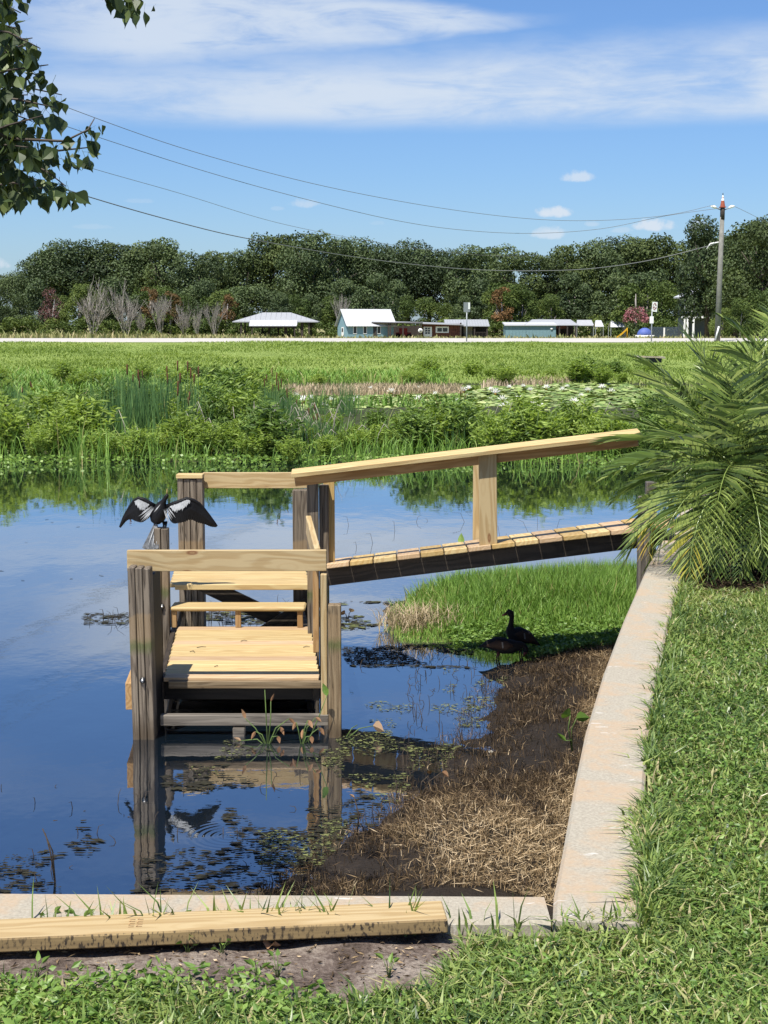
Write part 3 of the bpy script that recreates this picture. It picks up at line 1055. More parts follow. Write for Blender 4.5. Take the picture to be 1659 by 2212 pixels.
# picnic pavilion with a hip roof
pv = empty('pavilion', (bx(598), DB, GB), 'open picnic pavilion with a pale hipped metal roof on dark posts', 'pavilion')
W2, ZE, ZR = 7.9, bz(694.5) - GB, bz(675) - GB
mb = MB()
e = [(-W2, -4.5, ZE), (W2, -4.5, ZE), (W2, 4.5, ZE), (-W2, 4.5, ZE)]
r0, r1 = (-2.6, 0, ZR), (2.6, 0, ZR)
for q in ([e[0], e[1], r1, r0], [e[1], e[2], r1], [e[2], e[3], r0, r1], [e[3], e[0], r0]):
    slab(mb, q, 0.16, 0)
for k in range(15):
    x = -6.6 + k * 0.94
    zt = ZE + (ZR - ZE) * min(1, (W2 - abs(x)) / (W2 - 2.6))
    mb.tube([(x, -4.5, ZE + .03), (x, -4.5 * (1 - (zt - ZE) / (ZR - ZE)), zt + .03)], 0.045, 4, 0)
mb.build('roof', M['roof_metal'], pv)
mb = MB()
slab(mb, [(-4.6, -6.8, ZE - 0.75), (4.1, -6.8, ZE - 0.75), (4.1, -4.3, ZE + 0.25), (-4.6, -4.3, ZE + 0.25)], 0.12, 0)
ribs(mb, (-4.6, -6.8, ZE - .75), (4.1, -6.8, ZE - .75), (4.1, -4.3, ZE + .25), (-4.6, -4.3, ZE + .25), 12, 0, 0.07)
mb.build('front_roof', M['white_roof'], pv)
for (px, py, w) in [(-6.3, -4, .32), (-4.1, -6.5, .2), (-1.2, -3.5, .3), (1.9, -4, .6), (3.7, -6.5, .22), (4.9, -3.6, .5), (6.2, -4, .3), (-6.3, 4, .3), (6.2, 4, .3), (0, 4, .3), (-3, 4, .3), (3, 4, .3)]:
    MB().box((px - w / 2, py - w / 2, -.3), (px + w / 2, py + w / 2, ZE - (0.7 if py < -6 else .1))).build('post', M['timber'], pv)
MB().box((-4.5, -6.6, ZE - 1.15), (4.0, -6.45, ZE - .85)).build('beam', M['timber'], pv)
for k in range(5):
    x = -4.8 + k * 2.2
    MB().box((x - .8, -1, .68), (x + .8, -.2, .74)).box((x - .7, -.9, 0), (x - .6, -.3, .7)).box((x + .6, -.9, 0), (x + .7, -.3, .7)).box((x - .8, -1.6, .4), (x + .8, -1.35, .45)).build('picnic_table', M['timber'], pv)

# light blue house, turned so its gable end shows
bh = empty('blue_house', (bx(790), DB - 2, GB), 'light blue cottage with a steep pale metal gable roof', 'house')
bh.rotation_euler = (0, 0, R(24))
ze, zr = bz(700) - GB, bz(668) - GB
Lh, Wh = 4.6, 2.5
mb = MB()
mb.add([(-Lh, -Wh, -.3), (Lh, -Wh, -.3), (Lh, Wh, -.3), (-Lh, Wh, -.3), (-Lh, -Wh, ze), (Lh, -Wh, ze), (Lh, Wh, ze), (-Lh, Wh, ze), (-Lh, 0, zr - .15), (Lh, 0, zr - .15)],
       [(0, 1, 5, 4), (1, 2, 6, 9, 5), (2, 3, 7, 6), (3, 0, 4, 8, 7)])
mb.build('wall', M['blue_wall'], bh)
mb = MB()
oh = 0.45
for s in (-1, 1):
    slab(mb, [(-Lh - oh, s * (Wh + oh), ze - .35), (Lh + oh, s * (Wh + oh), ze - .35), (Lh + oh, 0, zr), (-Lh - oh, 0, zr)][::s], 0.1, 0)
ribs(mb, (-Lh - oh, -Wh - oh, ze - .35), (Lh + oh, -Wh - oh, ze - .35), (Lh + oh, 0, zr), (-Lh - oh, 0, zr), 17, 0, 0.08)
mb.build('roof', M['white_roof'], bh)
for x in (-3.2, -1.2, 1.6):
    w_ = MB().box((x - .38, -Wh - .05, .75), (x + .38, -Wh - .003, 2.2)).build('window_frame', M['white'], bh)
    pn = MB().box((x - .27, -Wh - .06, .87), (x + .27, -Wh - .04, 2.08)).build('pane', M['dark_glass'], None)
    pn.parent = w_
dr = MB().box((-Lh - .05, -.5, 0), (-Lh - .003, .5, 2.0)).build('door', M['white'], bh)
pn = MB().box((-Lh - .06, -.3, 1.1), (-Lh - .04, .3, 1.8)).build('pane', M['dark_glass'], None)
pn.parent = dr

# red-brown shop with a long flat porch roof
sh = empty('wooden_shed', (bx(953), DB - 3, GB), 'red brown wooden shed with white door and window under a long flat porch roof', 'shed')
zt = bz(697) - GB
x0, x1 = bx(912) - sh.location.x, bx(995) - sh.location.x
mb = MB()
mb.box((x0, .1, -.3), (x1, 4, zt - .2))
mb.build('wall', M['barn_red'], sh)
for k in range(int((x1 - x0) / 0.36)):
    xa = x0 + k * 0.36
    MB().box((xa + .02, 0.0 + .02 * (k % 2), -.2), (xa + .34, .098, zt - .22 - .04 * (k % 3))).build('plank', M['barn_red'], sh)
slb = MB()
xr0 = bx(803) - sh.location.x
slab(slb, [(xr0, -1.2, zt + .2), (x1 + .4, -1.2, zt - .35), (x1 + .4, 4.3, zt - .1), (xr0, 4.3, zt + .35)], 0.14, 0)
slb.build('porch_roof', M['roof_metal'], sh)
MB().box((xr0, -1.25, zt - .12), (x0, -1.21, zt + .05)).build('fascia', M['timber'], sh)
for px in (808, 812, 839, 843, 870, 902, 908, 993):
    xx = bx(px) - sh.location.x
    MB().box((xx - .14, -1.1, -.3), (xx + .14, -.85, zt)).build('post', M['timber'], sh)
d_ = MB().box((bx(914) - sh.location.x, -.06, 0), (bx(932) - sh.location.x, -.001, 2.05)).build('door', M['white'], sh)
for r_ in range(3):
    for c_ in range(2):
        xa = bx(917.5) - sh.location.x + c_ * .5
        q = MB().box((xa, -.075, .75 + r_ * .42), (xa + .4, -.05, 1.07 + r_ * .42)).build('pane', M['dark_glass'], None)
        q.parent = d_
wf = MB().box((bx(940) - sh.location.x, -.07, .95), (bx(968) - sh.location.x, -.001, 2.1)).build('window_frame', M['white'], sh)
for c_ in range(2):
    xa = bx(943.5) - sh.location.x + c_ * 1.02
    q = MB().box((xa, -.09, 1.15), (xa + .86, -.06, 1.85)).build('pane', M['dark_glass'], None)
    q.parent = wf
# things kept under the porch
mb = MB()
mb.box((bx(855), DB, .2), (bx(888), DB + 1.2, 1.2), 0).box((bx(862), DB - .4, .5), (bx(880), DB + .3, 2.0), 0)
mb.tube([(bx(860), DB - .4, .5), (bx(860), DB - .2, .5)], .5, 12, 1).tube([(bx(884), DB - .4, .5), (bx(884), DB - .2, .5)], .5, 12, 1)
tag(mb.build('tractor', [M['junk_red'], M['timber']]), 'red machine parked in shade under the long porch roof', 'tractor')
mb = MB()
mb.box((bx(803), DB + 2.5, .1), (bx(911), DB + 2.6, 2.4), 0)
ob = mb.build('back_wall', M['timber'])
ob.parent = sh
ob.location = -sh.location
rs = MB()
rs.tube([(0, 0, 0), (0, .08, 0)], .42, 16, 0).tube([(0, -.02, 0), (0, 0, 0)], .2, 12, 1).tube([(0, .06, -1.6), (0, .06, -.3)], .04, 5, 2)
tag(rs.build('round_sign', [M['white'], M['sign_grey'], M['timber']], None, (bx(907), DB - 4.5, bz(714))), 'small round white sign beside the shed door', 'sign')

# lean-to at the right of the shed
ln = empty('lean_to', (bx(1008), DB + 1, GB), 'open lean-to with a pale sloping metal roof right of the red brown shed', 'shelter')
L0, L1 = bx(961) - ln.location.x, bx(1056) - ln.location.x
mb = MB()
za, zb = bz(704) - GB, bz(690) - GB
slab(mb, [(L0, -3, za + .05), (L1, -3, za), (L1, 2.5, zb), (L0, 2.5, zb)], 0.12, 0)
ribs(mb, (L0, -3, za), (L1, -3, za), (L1, 2.5, zb), (L0, 2.5, zb), 16, 0, .07)
mb.build('roof', M['roof_metal'], ln)
for px in (1000, 1024, 1051):
    xx = bx(px) - ln.location.x
    MB().box((xx - .13, -2.8, -.3), (xx + .13, -2.55, za - .05)).build('post', M['timber'], ln)
MB().box((bx(1000) - ln.location.x, -.5, 0), (bx(1021) - ln.location.x, -.3, 2.1)).build('panel', M['cream'], ln)
MB().box((L0 + 3.2, 1.5, 0), (L1, 1.7, 2.2)).build('back_panel', M['timber'], ln)
rl = MB()
for k in range(9):
    xa = bx(1025) - ln.location.x + k * .28
    rl.box((xa, -2.6, .1), (xa + .06, -2.55, 1.0))
rl.box((bx(1025) - ln.location.x, -2.62, 1.0), (bx(1050) - ln.location.x, -2.5, 1.08))
rl.build('railing', M['timber'], ln)

# teal block building and the shed behind it
tb = empty('teal_building', (bx(1146), DB - 6, GB), 'long low teal building with a white roof edge', 'building')
D2 = DB - 6
t0, t1 = bx(1092, D2) - tb.location.x, bx(1201, D2) - tb.location.x
ztb = bz(703, D2) - GB
MB().box((t0, 0, -.3), (t1, 5, ztb)).build('wall', M['teal_wall'], tb)
for k in range(int((t1 - t0) / .62)):
    MB().box((t0 + k * .62, -.03, 0), (t0 + k * .62 + .05, -.001, ztb)).build('batten', M['teal_wall'], tb)
mb = MB()
slab(mb, [(t0 - .2, -.35, ztb + .16), (t1 + .2, -.35, ztb + .16), (t1 + .2, 5.3, ztb + .6), (t0 - .2, 5.3, ztb + .6)], .22, 0)
mb.build('roof', M['white_roof'], tb)
MB().tube([(t1 - .8, -.15, ztb - .6), (t1 - .8, -.02, ztb - .6)], .22, 10).build('lamp', M['white'], tb)
ms = empty('metal_roof_shed', (bx(1190), DB + 4, GB), 'open brown shed with a pale metal roof behind the teal building', 'shed')
s0, s1 = bx(1131, 294) - ms.location.x, bx(1246, 294) - ms.location.x
za, zb = bz(702, 294) - GB, bz(690, 294) - GB
mb = MB()
slab(mb, [(s0, -3, za), (s1, -3, za), (s1 - 1.2, 0, zb), (s0 + 1.6, 0, zb)], .12, 0)
slab(mb, [(s1, 3, za), (s0, 3, za), (s0 + 1.6, 0, zb), (s1 - 1.2, 0, zb)], .12, 0)
mb.build('roof', M['roof_metal'], ms)
MB().box((bx(1202) - ms.location.x, -2.4, 1.7), (s1 - 2.0, -2.2, za - .1)).build('wall_panel', M['barn_red'], ms)
for px in (1205, 1222, 1240):
    xx = bx(px, 294) - ms.location.x
    MB().box((xx - .13, -2.9, -.3), (xx + .13, -2.65, za - .1)).build('post', M['timber'], ms)
MB().box((s0 + 5, 2, 0), (s1 - .4, 2.2, 2.6)).build('back_wall', M['timber'], ms)


def canopy(name, xa, xb, ya, yb, D, label, mat):
    o = empty(name, (bx((xa + xb) / 2, D), D, GB), label, 'canopy')
    a, b_ = bx(xa, D) - o.location.x, bx(xb, D) - o.location.x
    zt, zb_ = bz(ya, D) - GB, bz(yb, D) - GB
    mb = MB()
    slab(mb, [(a, -1.6, zb_), (b_, -1.6, zb_), (b_ - .3, 0, zt), (a + .3, 0, zt)], .08, 0)
    slab(mb, [(b_, 1.6, zb_), (a, 1.6, zb_), (a + .3, 0, zt), (b_ - .3, 0, zt)], .08, 0)
    mb.build('roof', mat, o)
    for x in (a + .1, b_ - .1):
        for y in (-1.5, 1.5):
            MB().box((x - .06, y - .06, -.3), (x + .06, y + .06, zb_)).build('leg', M['sign_grey'], o)
    return o


canopy('white_canopy', 1316, 1349, 692, 706, 288, 'white canopy roof right beside the pink flowering tree', M['white_roof'])
canopy('white_canopy', 1283, 1302, 692, 705, 292, 'smaller white canopy between the teal building and the yellow slide', M['white_roof'])
canopy('tent_roof', 1243, 1281, 691, 703, 296, 'grey pitched tent roof right behind the open brown shed', M['roof_metal'])

# yellow slide
D3 = 270
sl = empty('slide', (bx(1345, D3), D3, GB), 'yellow playground slide at the edge of the road', 'slide')
pts = []
for k in range(9):
    t_ = k / 8
    pts.append((-0.95 + 1.75 * t_, 0, 0.15 + 1.45 * t_ ** 1.2))
mb = MB()
for a, b_ in zip(pts[:-1], pts[1:]):
    for (ya, yb, h) in ((-.35, -.28, .26), (-.28, .28, .06), (.28, .35, .26)):
        mb.add([(a[0], ya, a[2]), (a[0], yb, a[2]), (b_[0], yb, b_[2]), (b_[0], ya, b_[2]), (a[0], ya, a[2] + h), (a[0], yb, a[2] + h), (b_[0], yb, b_[2] + h), (b_[0], ya, b_[2] + h)],
               [(0, 1, 2, 3), (4, 7, 6, 5), (0, 4, 5, 1), (1, 5, 6, 2), (2, 6, 7, 3), (3, 7, 4, 0)])
mb.build('chute', M['yellow'], sl)
for y in (-.3, .3):
    MB().tube([(.8, y, -.2), (.8, y, 1.9)], .05, 6).build('leg', M['yellow'], sl)

# covered blue pool / dome with white skirt
dm = empty('blue_dome', (bx(1393, 272), 272, GB), 'blue rounded cover on a white base in front of the dark fence', 'covered boat')
mb = MB()
rings = [(1.0, .55), (0.98, .9), (.88, 1.25), (.66, 1.6), (.35, 1.85), (.02, 1.92)]
mb.loft([((0, 0, z), r_ * 1.35, r_ * 1.1) for r_, z in rings], (1, 0, 0), 16)
mb.build('cover', M['blue'], dm)
mb = MB()
mb.loft([((-.2, 0, -.2), 1.3, .9), ((0, 0, .2), 1.65, 1.1), ((0, 0, .5), 1.75, 1.2), ((0, 0, .62), 1.72, 1.15)], (1, 0, 0), 16)
mb.build('hull', M['white'], dm)

# board fence
fn = empty('board_fence', (bx(1440, 282), 282, GB), 'dark blue grey board fence beside the pink flowering tree', 'fence')
f0, f1 = bx(1402, 282), bx(1482, 282)
nb = 30
for k in range(nb):
    xa = f0 + (f1 - f0) * k / nb - fn.location.x
    MB().box((xa, 0, -.2), (xa + (f1 - f0) / nb - .04, .04, 2.05 + .05 * math.sin(k * 2.1))).build('board', M['dark_fence'], fn)
MB().box((f0 - fn.location.x, .041, .5), (f1 - fn.location.x, .1, .62)).build('rail', M['dark_fence'], fn)
wp = MB().box((-.13, -.13, -.2), (.13, .13, 1.9)).build('white_post', M['white'], None, (bx(1435, 280), 280, GB))
tag(wp, 'white post in front of the dark board fence', 'post')

# two storey house half hidden in the trees
D4 = 268
th_ = empty('two_storey_house', (bx(1500, D4), D4, GB), 'two storey dark house with white balcony posts among the trees', 'house')
xa, xb = bx(1476, D4) - th_.location.x, bx(1532, D4) - th_.location.x
z_r, z_e, z_b, z_d = bz(618, D4) - GB, bz(640, D4) - GB, bz(672, D4) - GB, bz(684, D4) - GB
MB().box((xa + .4, 1.5, -.3), (xb, 7, z_e)).build('wall', plain('dark_siding', (0.06, 0.075, 0.085), 0.8, 0.1), th_)
mb = MB()
slab(mb, [(xa - .4, -.6, z_e - .1), (xb + .6, -.6, z_r + .3), (xb + .6, 7.4, z_r + .5), (xa - .4, 7.4, z_e)], .25, 0)
mb.build('roof', M['white_roof'], th_)
MB().box((xa - .2, -.5, z_d - .25), (xb, 1.45, z_d + .1)).build('balcony_floor', M['white'], th_)
MB().box((xa - .2, -.5, z_b - .08), (xb, -.4, z_b + .06)).build('balcony_rail', M['white'], th_)
for px in (1477.5, 1484, 1497):
    xx = bx(px, D4) - th_.location.x
    MB().box((xx - .16, -.45, -.3), (xx + .16, -.2, z_d - .25)).build('post', M['white'], th_)
    MB().box((xx - .06, -.45, z_d + .1), (xx + .06, -.3, z_e - .1)).build('slim_post', M['sign_grey'], th_)
for k in range(3):
    xx = xa + 1.0 + k * 1.2
    q = MB().box((xx, 1.44, z_d + .2), (xx + .8, 1.499, z_d + 2.2)).build('window', M['dark_glass'], th_)

# concrete culvert in the bank
cu = empty('culvert_headwall', (at(1405, 770, 85).x, 85, at(1405, 770, 85).z), 'low concrete culvert slab with a dark opening set in the grassy bank', 'culvert')
mb = MB()
cx_ = [(-.85, -.2, .0), (-.3, -.25, .03), (.25, -.2, .02), (.8, -.15, -.03), (.8, .9, -.01), (-.85, .9, .02)]
slab(mb, cx_, .09, 0)
mb.build('slab', M['concrete'], cu)
MB().box((-.5, -.05, -.34), (.62, .8, -.10)).build('opening', M['black_plastic'], cu)

# ------------------------------------------------------------------ pole, wires, signs
PB, PT = at(1549, 741, 112.0), at(1561, 447, 112.0)
pole = empty('utility_pole', PB, 'tall grey utility pole leaning slightly beside the road', 'utility pole')
mb = MB()
mb.tube([(0, 0, -0.6), (PT - PB) * 0.5, PT - PB], [.22, .19, .155], 10)
mb.build('shaft', M['pole_wood'], pole)
top = PT - PB
MB().tube([top + Vector((0, 0, -.9)), top + Vector((0, 0, .02))], .17, 10).build('band', M['timber'], pole)
for s in (-1, 1):
    MB().tube([top + Vector((.1 * s, 0, -.22)), top + Vector((.55 * s, 0, -.05)), top + Vector((.75 * s, 0, .02))], [.035, .035, .03], 6).build('arm', M['sign_grey'], pole)
    MB().tube([top + Vector((.42 * s, 0, -.06)), top + Vector((.55 * s, 0, -.02)), top + Vector((.68 * s, 0, .03)), top + Vector((.86 * s, 0, .05))], [.05, .10, .10, .05], 8).build('insulator', M['white'], pole)
lw = at(1545, 527, 112.0) - PB
MB().tube([lw + Vector((.25, 0, .12)), lw + Vector((-.35, 0, .02)), lw + Vector((-.6, 0, -.35))], .05, 6).build('bracket', M['white'], pole)
MB().tube([at(1553, 705, 111.7) - PB, at(1545, 735, 111.7) - PB], .06, 6).build('guard', M['white'], pole)
CN = .66
cone = empty('traffic_cone', PT, 'orange cone with white bands stuck on the top of the utility pole', 'traffic cone')
pr_ = [(0.0, .27, 'orange'), (.30, .225, 'orange'), (.62, .165, 'white'), (.80, .13, 'white'), (.86, .118, 'orange'), (.94, .10, 'white'), (1.08, .075, 'white'), (1.2, .05, 'orange')]
for i in range(len(pr_) - 1):
    a, b_ = pr_[i], pr_[i + 1]
    MB().tube([(0, 0, a[0] + .02), (0, 0, b_[0] + .02)], [a[1], b_[1]], 14, cap=False).build('stripe', M[a[2]], cone)
MB().box((-.33, -.33, -.06), (.33, .33, .02)).build('base', M['orange'], cone)
MB().tube([(0, 0, 1.2), (0, 0, 1.42)], [.06, .035], 8).build('tip', M['timber'], cone)


cone.scale = (CN, CN, CN * 1.05)


def wire(name, pts, rad, label, mat='wire'):
    """pts: (x, y, distance) control points joined by a smooth curve"""
    pw = [at(*p) for p in pts]
    out = []
    n = len(pw)
    for i in range(n - 1):
        p0, p1, p2, p3 = pw[max(i - 1, 0)], pw[i], pw[i + 1], pw[min(i + 2, n - 1)]
        for k in range(8):
            t_ = k / 8
            out.append(0.5 * ((2 * p1) + (p2 - p0) * t_ + (2 * p0 - 5 * p1 + 4 * p2 - p3) * t_ * t_ + (3 * p1 - p0 - 3 * p2 + p3) * t_ ** 3))
    out.append(pw[-1])
    ra = [rad * .72 * (0.55 + 0.45 * o.y / 112.0) for o in out]
    mb = MB()
    mb.tube([o for o in out], ra, 5)
    return tag(mb.build(name, M[mat]), label, 'power line', 'wires strung from the utility pole')


wire('power_line', [(-120, 126, 48), (145, 232, 55), (420, 328, 64), (700, 402, 76), (950, 449, 87), (1150, 473, 96), (1300, 476, 102), (1440, 465, 107), (1541, 443, 112)], .021, 'topmost wire, from the left arm of the pole across the sky')
wire('power_line', [(-120, 172, 48), (115, 263, 54), (420, 363, 64), (640, 425, 73), (850, 475, 83), (1000, 497, 90), (1150, 504, 96), (1300, 494, 102), (1440, 466, 107), (1560, 449, 112)], .021, 'second wire from the top, meeting the pole just under the cone')
wire('power_line', [(-120, 250, 56), (145, 347, 66), (390, 418, 82), (620, 486, 105), (830, 526, 150), (960, 544, 200), (1080, 553, 260), (1180, 552, 340)], .02, 'thin third wire running off behind the far trees')
wire('power_line', [(-120, 315, 48), (160, 415, 56), (400, 484, 65), (560, 520, 72), (800, 560, 84), (1000, 581, 93), (1150, 585, 98), (1280, 580, 103), (1410, 561, 108), (1543, 528, 112)], .036, 'thick lowest cable, sagging in front of the tree line')
wire('power_line', [(1577, 443, 112), (1600, 452, 125), (1660, 483, 150), (1760, 540, 190)], .021, 'short wire running right from the pole over the trees')


def road_sign(name, x, y0, y1, ybase, w, tilt, label, face, post_mat):
    D = 112.5
    b_ = at(x, ybase, D)
    o = empty(name, b_, label, 'road sign')
    k = D / F_PX * 1.0
    z0, z1 = at(x, y1, D).z - b_.z, at(x, y0, D).z - b_.z
    wd = w * k / 2
    MB().tube([(0.0, .03, -.4), (0.0, .03, z0 + .2)], .045, 6).build('post', post_mat, o)
    mb = MB()
    mb.box((-wd, -.015, z0), (wd, .0, z1), 0)
    pn_ = mb.build('panel', face, o)
    pn_.rotation_euler = (0, R(tilt), R(18))
    return o, pn_, wd, z0, z1


so, pn_, wd, z0, z1 = road_sign('road_sign', 1008, 653, 674, 738, 15, 0, 'grey road sign on a thin post, standing in front of the lean-to', M['sign_grey'], M['sign_grey'])
q = MB().box((.1, -.03, z0 + .2), (wd - .02, -.016, z1 - .02)).build('reflector', M['white'], None)
q.parent = pn_
so, pn_, wd, z0, z1 = road_sign('road_sign', 1407, 652, 673, 748, 12.5, 4, 'white road sign with faded red lettering near the pink tree', M['white'], M['sign_grey'])
mk = MB()
for zz, cells in ((.55, (0, 1, 1, 0)), (.45, (1, 0, 1, 1)), (.30, (1, 1, 0, 1)), (.22, (1, 0, 1, 1)), (.12, (0, 1, 1, 0))):
    for c_, on in enumerate(cells):
        if on:
            mk.box((-wd * .7 + c_ * wd * .36, -.03, z0 + zz), (-wd * .7 + c_ * wd * .36 + wd * .26, -.017, z0 + zz + .07))
q = mk.build('lettering', M['sign_red'], None)
q.parent = pn_
q['kind'] = 'stuff'
MB().box((-.16, -.02, z0 - .85), (.12, .0, z0 - .35)).build('plate', M['white'], so)

# ------------------------------------------------------------------ cards and blades
def quads_to_tris(n):
    b = np.arange(n)[:, None] * 4
    return np.concatenate([b + [0, 1, 2], b + [0, 2, 3]], 1).reshape(-1, 3)


def unit(a):
    return a / np.maximum(np.linalg.norm(a, axis=-1, keepdims=True), 1e-9)


def leaves(c, d, side, L, W, fold=0.0):
    """rhomb leaves: base at c, along d, width along side"""
    n = len(c)
    L = np.broadcast_to(np.asarray(L, float), (n,))[:, None]
    W = np.broadcast_to(np.asarray(W, float), (n,))[:, None]
    up = np.cross(d, side)
    v = np.stack([c, c + d * L * .45 + side * W + up * fold * W, c + d * L, c + d * L * .45 - side * W + up * fold * W], 1)
    return v.reshape(-1, 3), quads_to_tris(n)


def rand_dirs(n, zmin=-1.0, zmax=1.0):
    z = rng.uniform(zmin, zmax, n)
    a = rng.uniform(0, 2 * np.pi, n)
    r = np.sqrt(np.maximum(0, 1 - z * z))
    return np.stack([r * np.cos(a), r * np.sin(a), z], 1)


def side_of(d):
    o = rand_dirs(len(d))
    return unit(np.cross(d, o))


def blades(p, h, w, lean, curl=0.6):
    """grass blades: five vertices, three triangles each"""
    n = len(p)
    h = np.broadcast_to(np.asarray(h, float), (n,))[:, None]
    w = np.broadcast_to(np.asarray(w, float), (n,))[:, None]
    lean = np.broadcast_to(np.asarray(lean, float), (n,))[:, None]
    a = rng.uniform(0, 2 * np.pi, n)
    out = np.stack([np.cos(a), np.sin(a), np.zeros(n)], 1)
    b = a + rng.uniform(-1, 1, n) * 1.3 + np.pi / 2
    sd = np.stack([np.cos(b), np.sin(b), np.zeros(n)], 1)
    up = np.array([0, 0, 1.0])
    m_ = p + up * h * .55 + out * h * lean * .35
    t_ = p + up * h * (1 - curl * lean * .5) + out * h * lean
    v = np.stack([p - sd * w * .5, p + sd * w * .5, m_ + sd * w * .45, m_ - sd * w * .45, t_], 1).reshape(-1, 3)
    k = np.arange(n)[:, None] * 5
    f = np.concatenate([k + [0, 1, 2], k + [0, 2, 3], k + [3, 2, 4]], 1).reshape(-1, 3)
    return v, f


def stuff(name, parts, mat, label=None, parent=None):
    """joins (verts, faces, tint) pieces into one object of kind stuff"""
    vs, fs, ts, o = [], [], [], 0
    for v, f, t_ in parts:
        vs.append(v)
        fs.append(f + o)
        ts.append(np.repeat(t_, len(v) // len(t_)))
        o += len(v)
    ob = link(name, tri_mesh(name, np.concatenate(vs), np.concatenate(fs), mat, np.concatenate(ts)), parent)
    return tag(ob, label, None, None, 'stuff')

# ------------------------------------------------------------------ trees of the far wood
def crown_mesh(name, rad, h0, h1, nlobes, ncards, size, mat, flat=1.0, spread=0.62, extra=None):
    """foliage of many small leaf sprays spread through uneven lobes"""
    cs, rs = [], []
    for k in range(nlobes):
        a = rng.uniform(0, 2 * np.pi)
        z = rng.uniform(0, 1)
        prof = math.sin(math.pi * (0.18 + 0.72 * z)) ** 0.8
        r = rad * spread * prof * math.sqrt(rng.uniform(0.1, 1))
        cs.append((r * math.cos(a), r * math.sin(a), h0 + (h1 - h0) * (0.12 + 0.78 * z)))
        rs.append(rad * rng.uniform(.20, .48))
    cs, rs = np.array(cs), np.array(rs)
    w = rs ** 2 / (rs ** 2).sum()
    i = rng.choice(nlobes, ncards, p=w)
    d = rand_dirs(ncards, -0.75, 1.0)
    # lumps on lumps
    rr = rs[i] * (0.72 + 0.32 * rng.random(ncards) ** 0.6)
    p = cs[i] + d * rr[:, None] * np.array([1, 1, 0.78 * flat])
    p += 0.35 * np.stack([fnoise(p[:, 1] * 2, p[:, 2] * 2, 41), fnoise(p[:, 0] * 2, p[:, 2] * 2, 42), fnoise(p[:, 0] * 2, p[:, 1] * 2, 43)], 1)
    nr = unit(d * 1.1 + rand_dirs(ncards) * .9)
    dd = unit(np.cross(nr, rand_dirs(ncards)))
    v, f = leaves(p, dd, np.cross(nr, dd), size * rng.uniform(.6, 1.3, ncards), size * .38, 0.3)
    lobe_t = rng.uniform(-.22, .22, nlobes)[i]
    t_ = np.clip(0.5 + lobe_t + rng.normal(0, .16, ncards) , 0, 1)
    return tri_mesh(name, v, f, mat, np.repeat(t_, 4))


def trunk_mesh(name, h, r, mat, limbs=5, spread=3.0, bare=False, seed=0):
    rr = random.Random(seed)
    mb = MB()
    mb.tube([(0, 0, -.5), (rr.uniform(-.2, .2), 0, h * .45), (rr.uniform(-.4, .4), rr.uniform(-.3, .3), h * .9)], [r * 1.2, r * .8, r * .3], 7)
    for k in range(limbs):
        a = rr.uniform(0, 6.28)
        z = h * rr.uniform(.3, .65)
        q = Vector((math.cos(a) * spread * .5, math.sin(a) * spread * .5, z + h * .17))
        e_ = Vector((math.cos(a) * spread, math.sin(a) * spread, z + h * rr.uniform(.22, .4)))
        mb.tube([(0, 0, z), q, e_], [r * .45, r * .3, r * .12], 5)
    return mb.mesh(name, mat)


def bare_mesh(name, h, seed, mat, dens=7):
    rr = random.Random(seed)
    mb = MB()

    def grow(p, d, L, r, lev):
        q = p + d * L * .5 + Vector((rr.uniform(-.05, .05), rr.uniform(-.05, .05), 0)) * L
        e_ = p + d * L
        mb.tube([p, q, e_], [r, r * .75, r * .45], 4 if lev else 6, cap=False)
        if lev >= 2:
            return
        for k in range(dens - lev):
            s = rr.uniform(.25, 1.0)
            o = p + d * L * s
            nd = (d * 1.1 + Vector((rr.uniform(-1, 1), rr.uniform(-1, 1), rr.uniform(.0, .7))) * 0.6).normalized()
            grow(o, nd, L * rr.uniform(.38, .62), r * .42 + .012, lev + 1)
    for k in range(7):
        a = k * 2.4 + rr.uniform(-.4, .4)
        d0 = Vector((math.cos(a) * rr.uniform(.1, .5), math.sin(a) * rr.uniform(.1, .4), 1)).normalized()
        grow(Vector((0, 0, -.3)), d0, h * rr.uniform(.5, .72), h * .004 + .018, 0)
    return mb.mesh(name, mat)


def tree(name, pos, sc, rz, crown, trunk, label, cat, group):
    o = empty(name, pos, label, cat, group)
    o.rotation_euler = (0, 0, rz)
    o.scale = sc
    if trunk is not None:
        link('trunk', trunk, o)
    if crown is not None:
        c = link('crown', crown, o)
    return o


OAKS = [crown_mesh('oak_crown', 6.8, 2.5, 16.3, 24, 9500, .42, M['olive' if k in (1, 3) else 'oak'], spread=.74) for k in range(5)]
MIDS = [crown_mesh('bushy_crown', 3.6, 0.6, 9.0, 20, 4200, .32, M['light_tree']) for k in range(3)]
DARKS = [crown_mesh('dark_crown', 4.2, 0.4, 9.5, 20, 4600, .36, M['oak'], spread=.7) for k in range(3)]
RUST = [crown_mesh('rust_crown', 2.3, 1.6, 8.5, 14, 1500, .30, M['rust_tree'])]
REDS = [crown_mesh('red_crown', 2.8, 1.2, 8.5, 14, 1300, .26, M['red_tree'])]
LOW = [crown_mesh('low_crown', 2.4, 0.0, 3.2, 10, 1100, .34, M['light_tree'], spread=.8) for k in range(2)]
OT = [trunk_mesh('oak_trunk', 13, .42, M['bark'], 6, 3.6, seed=k) for k in range(2)]
MT = [trunk_mesh('slim_trunk', 7, .2, M['grey_bark'], 4, 1.4, seed=8 + k) for k in range(2)]

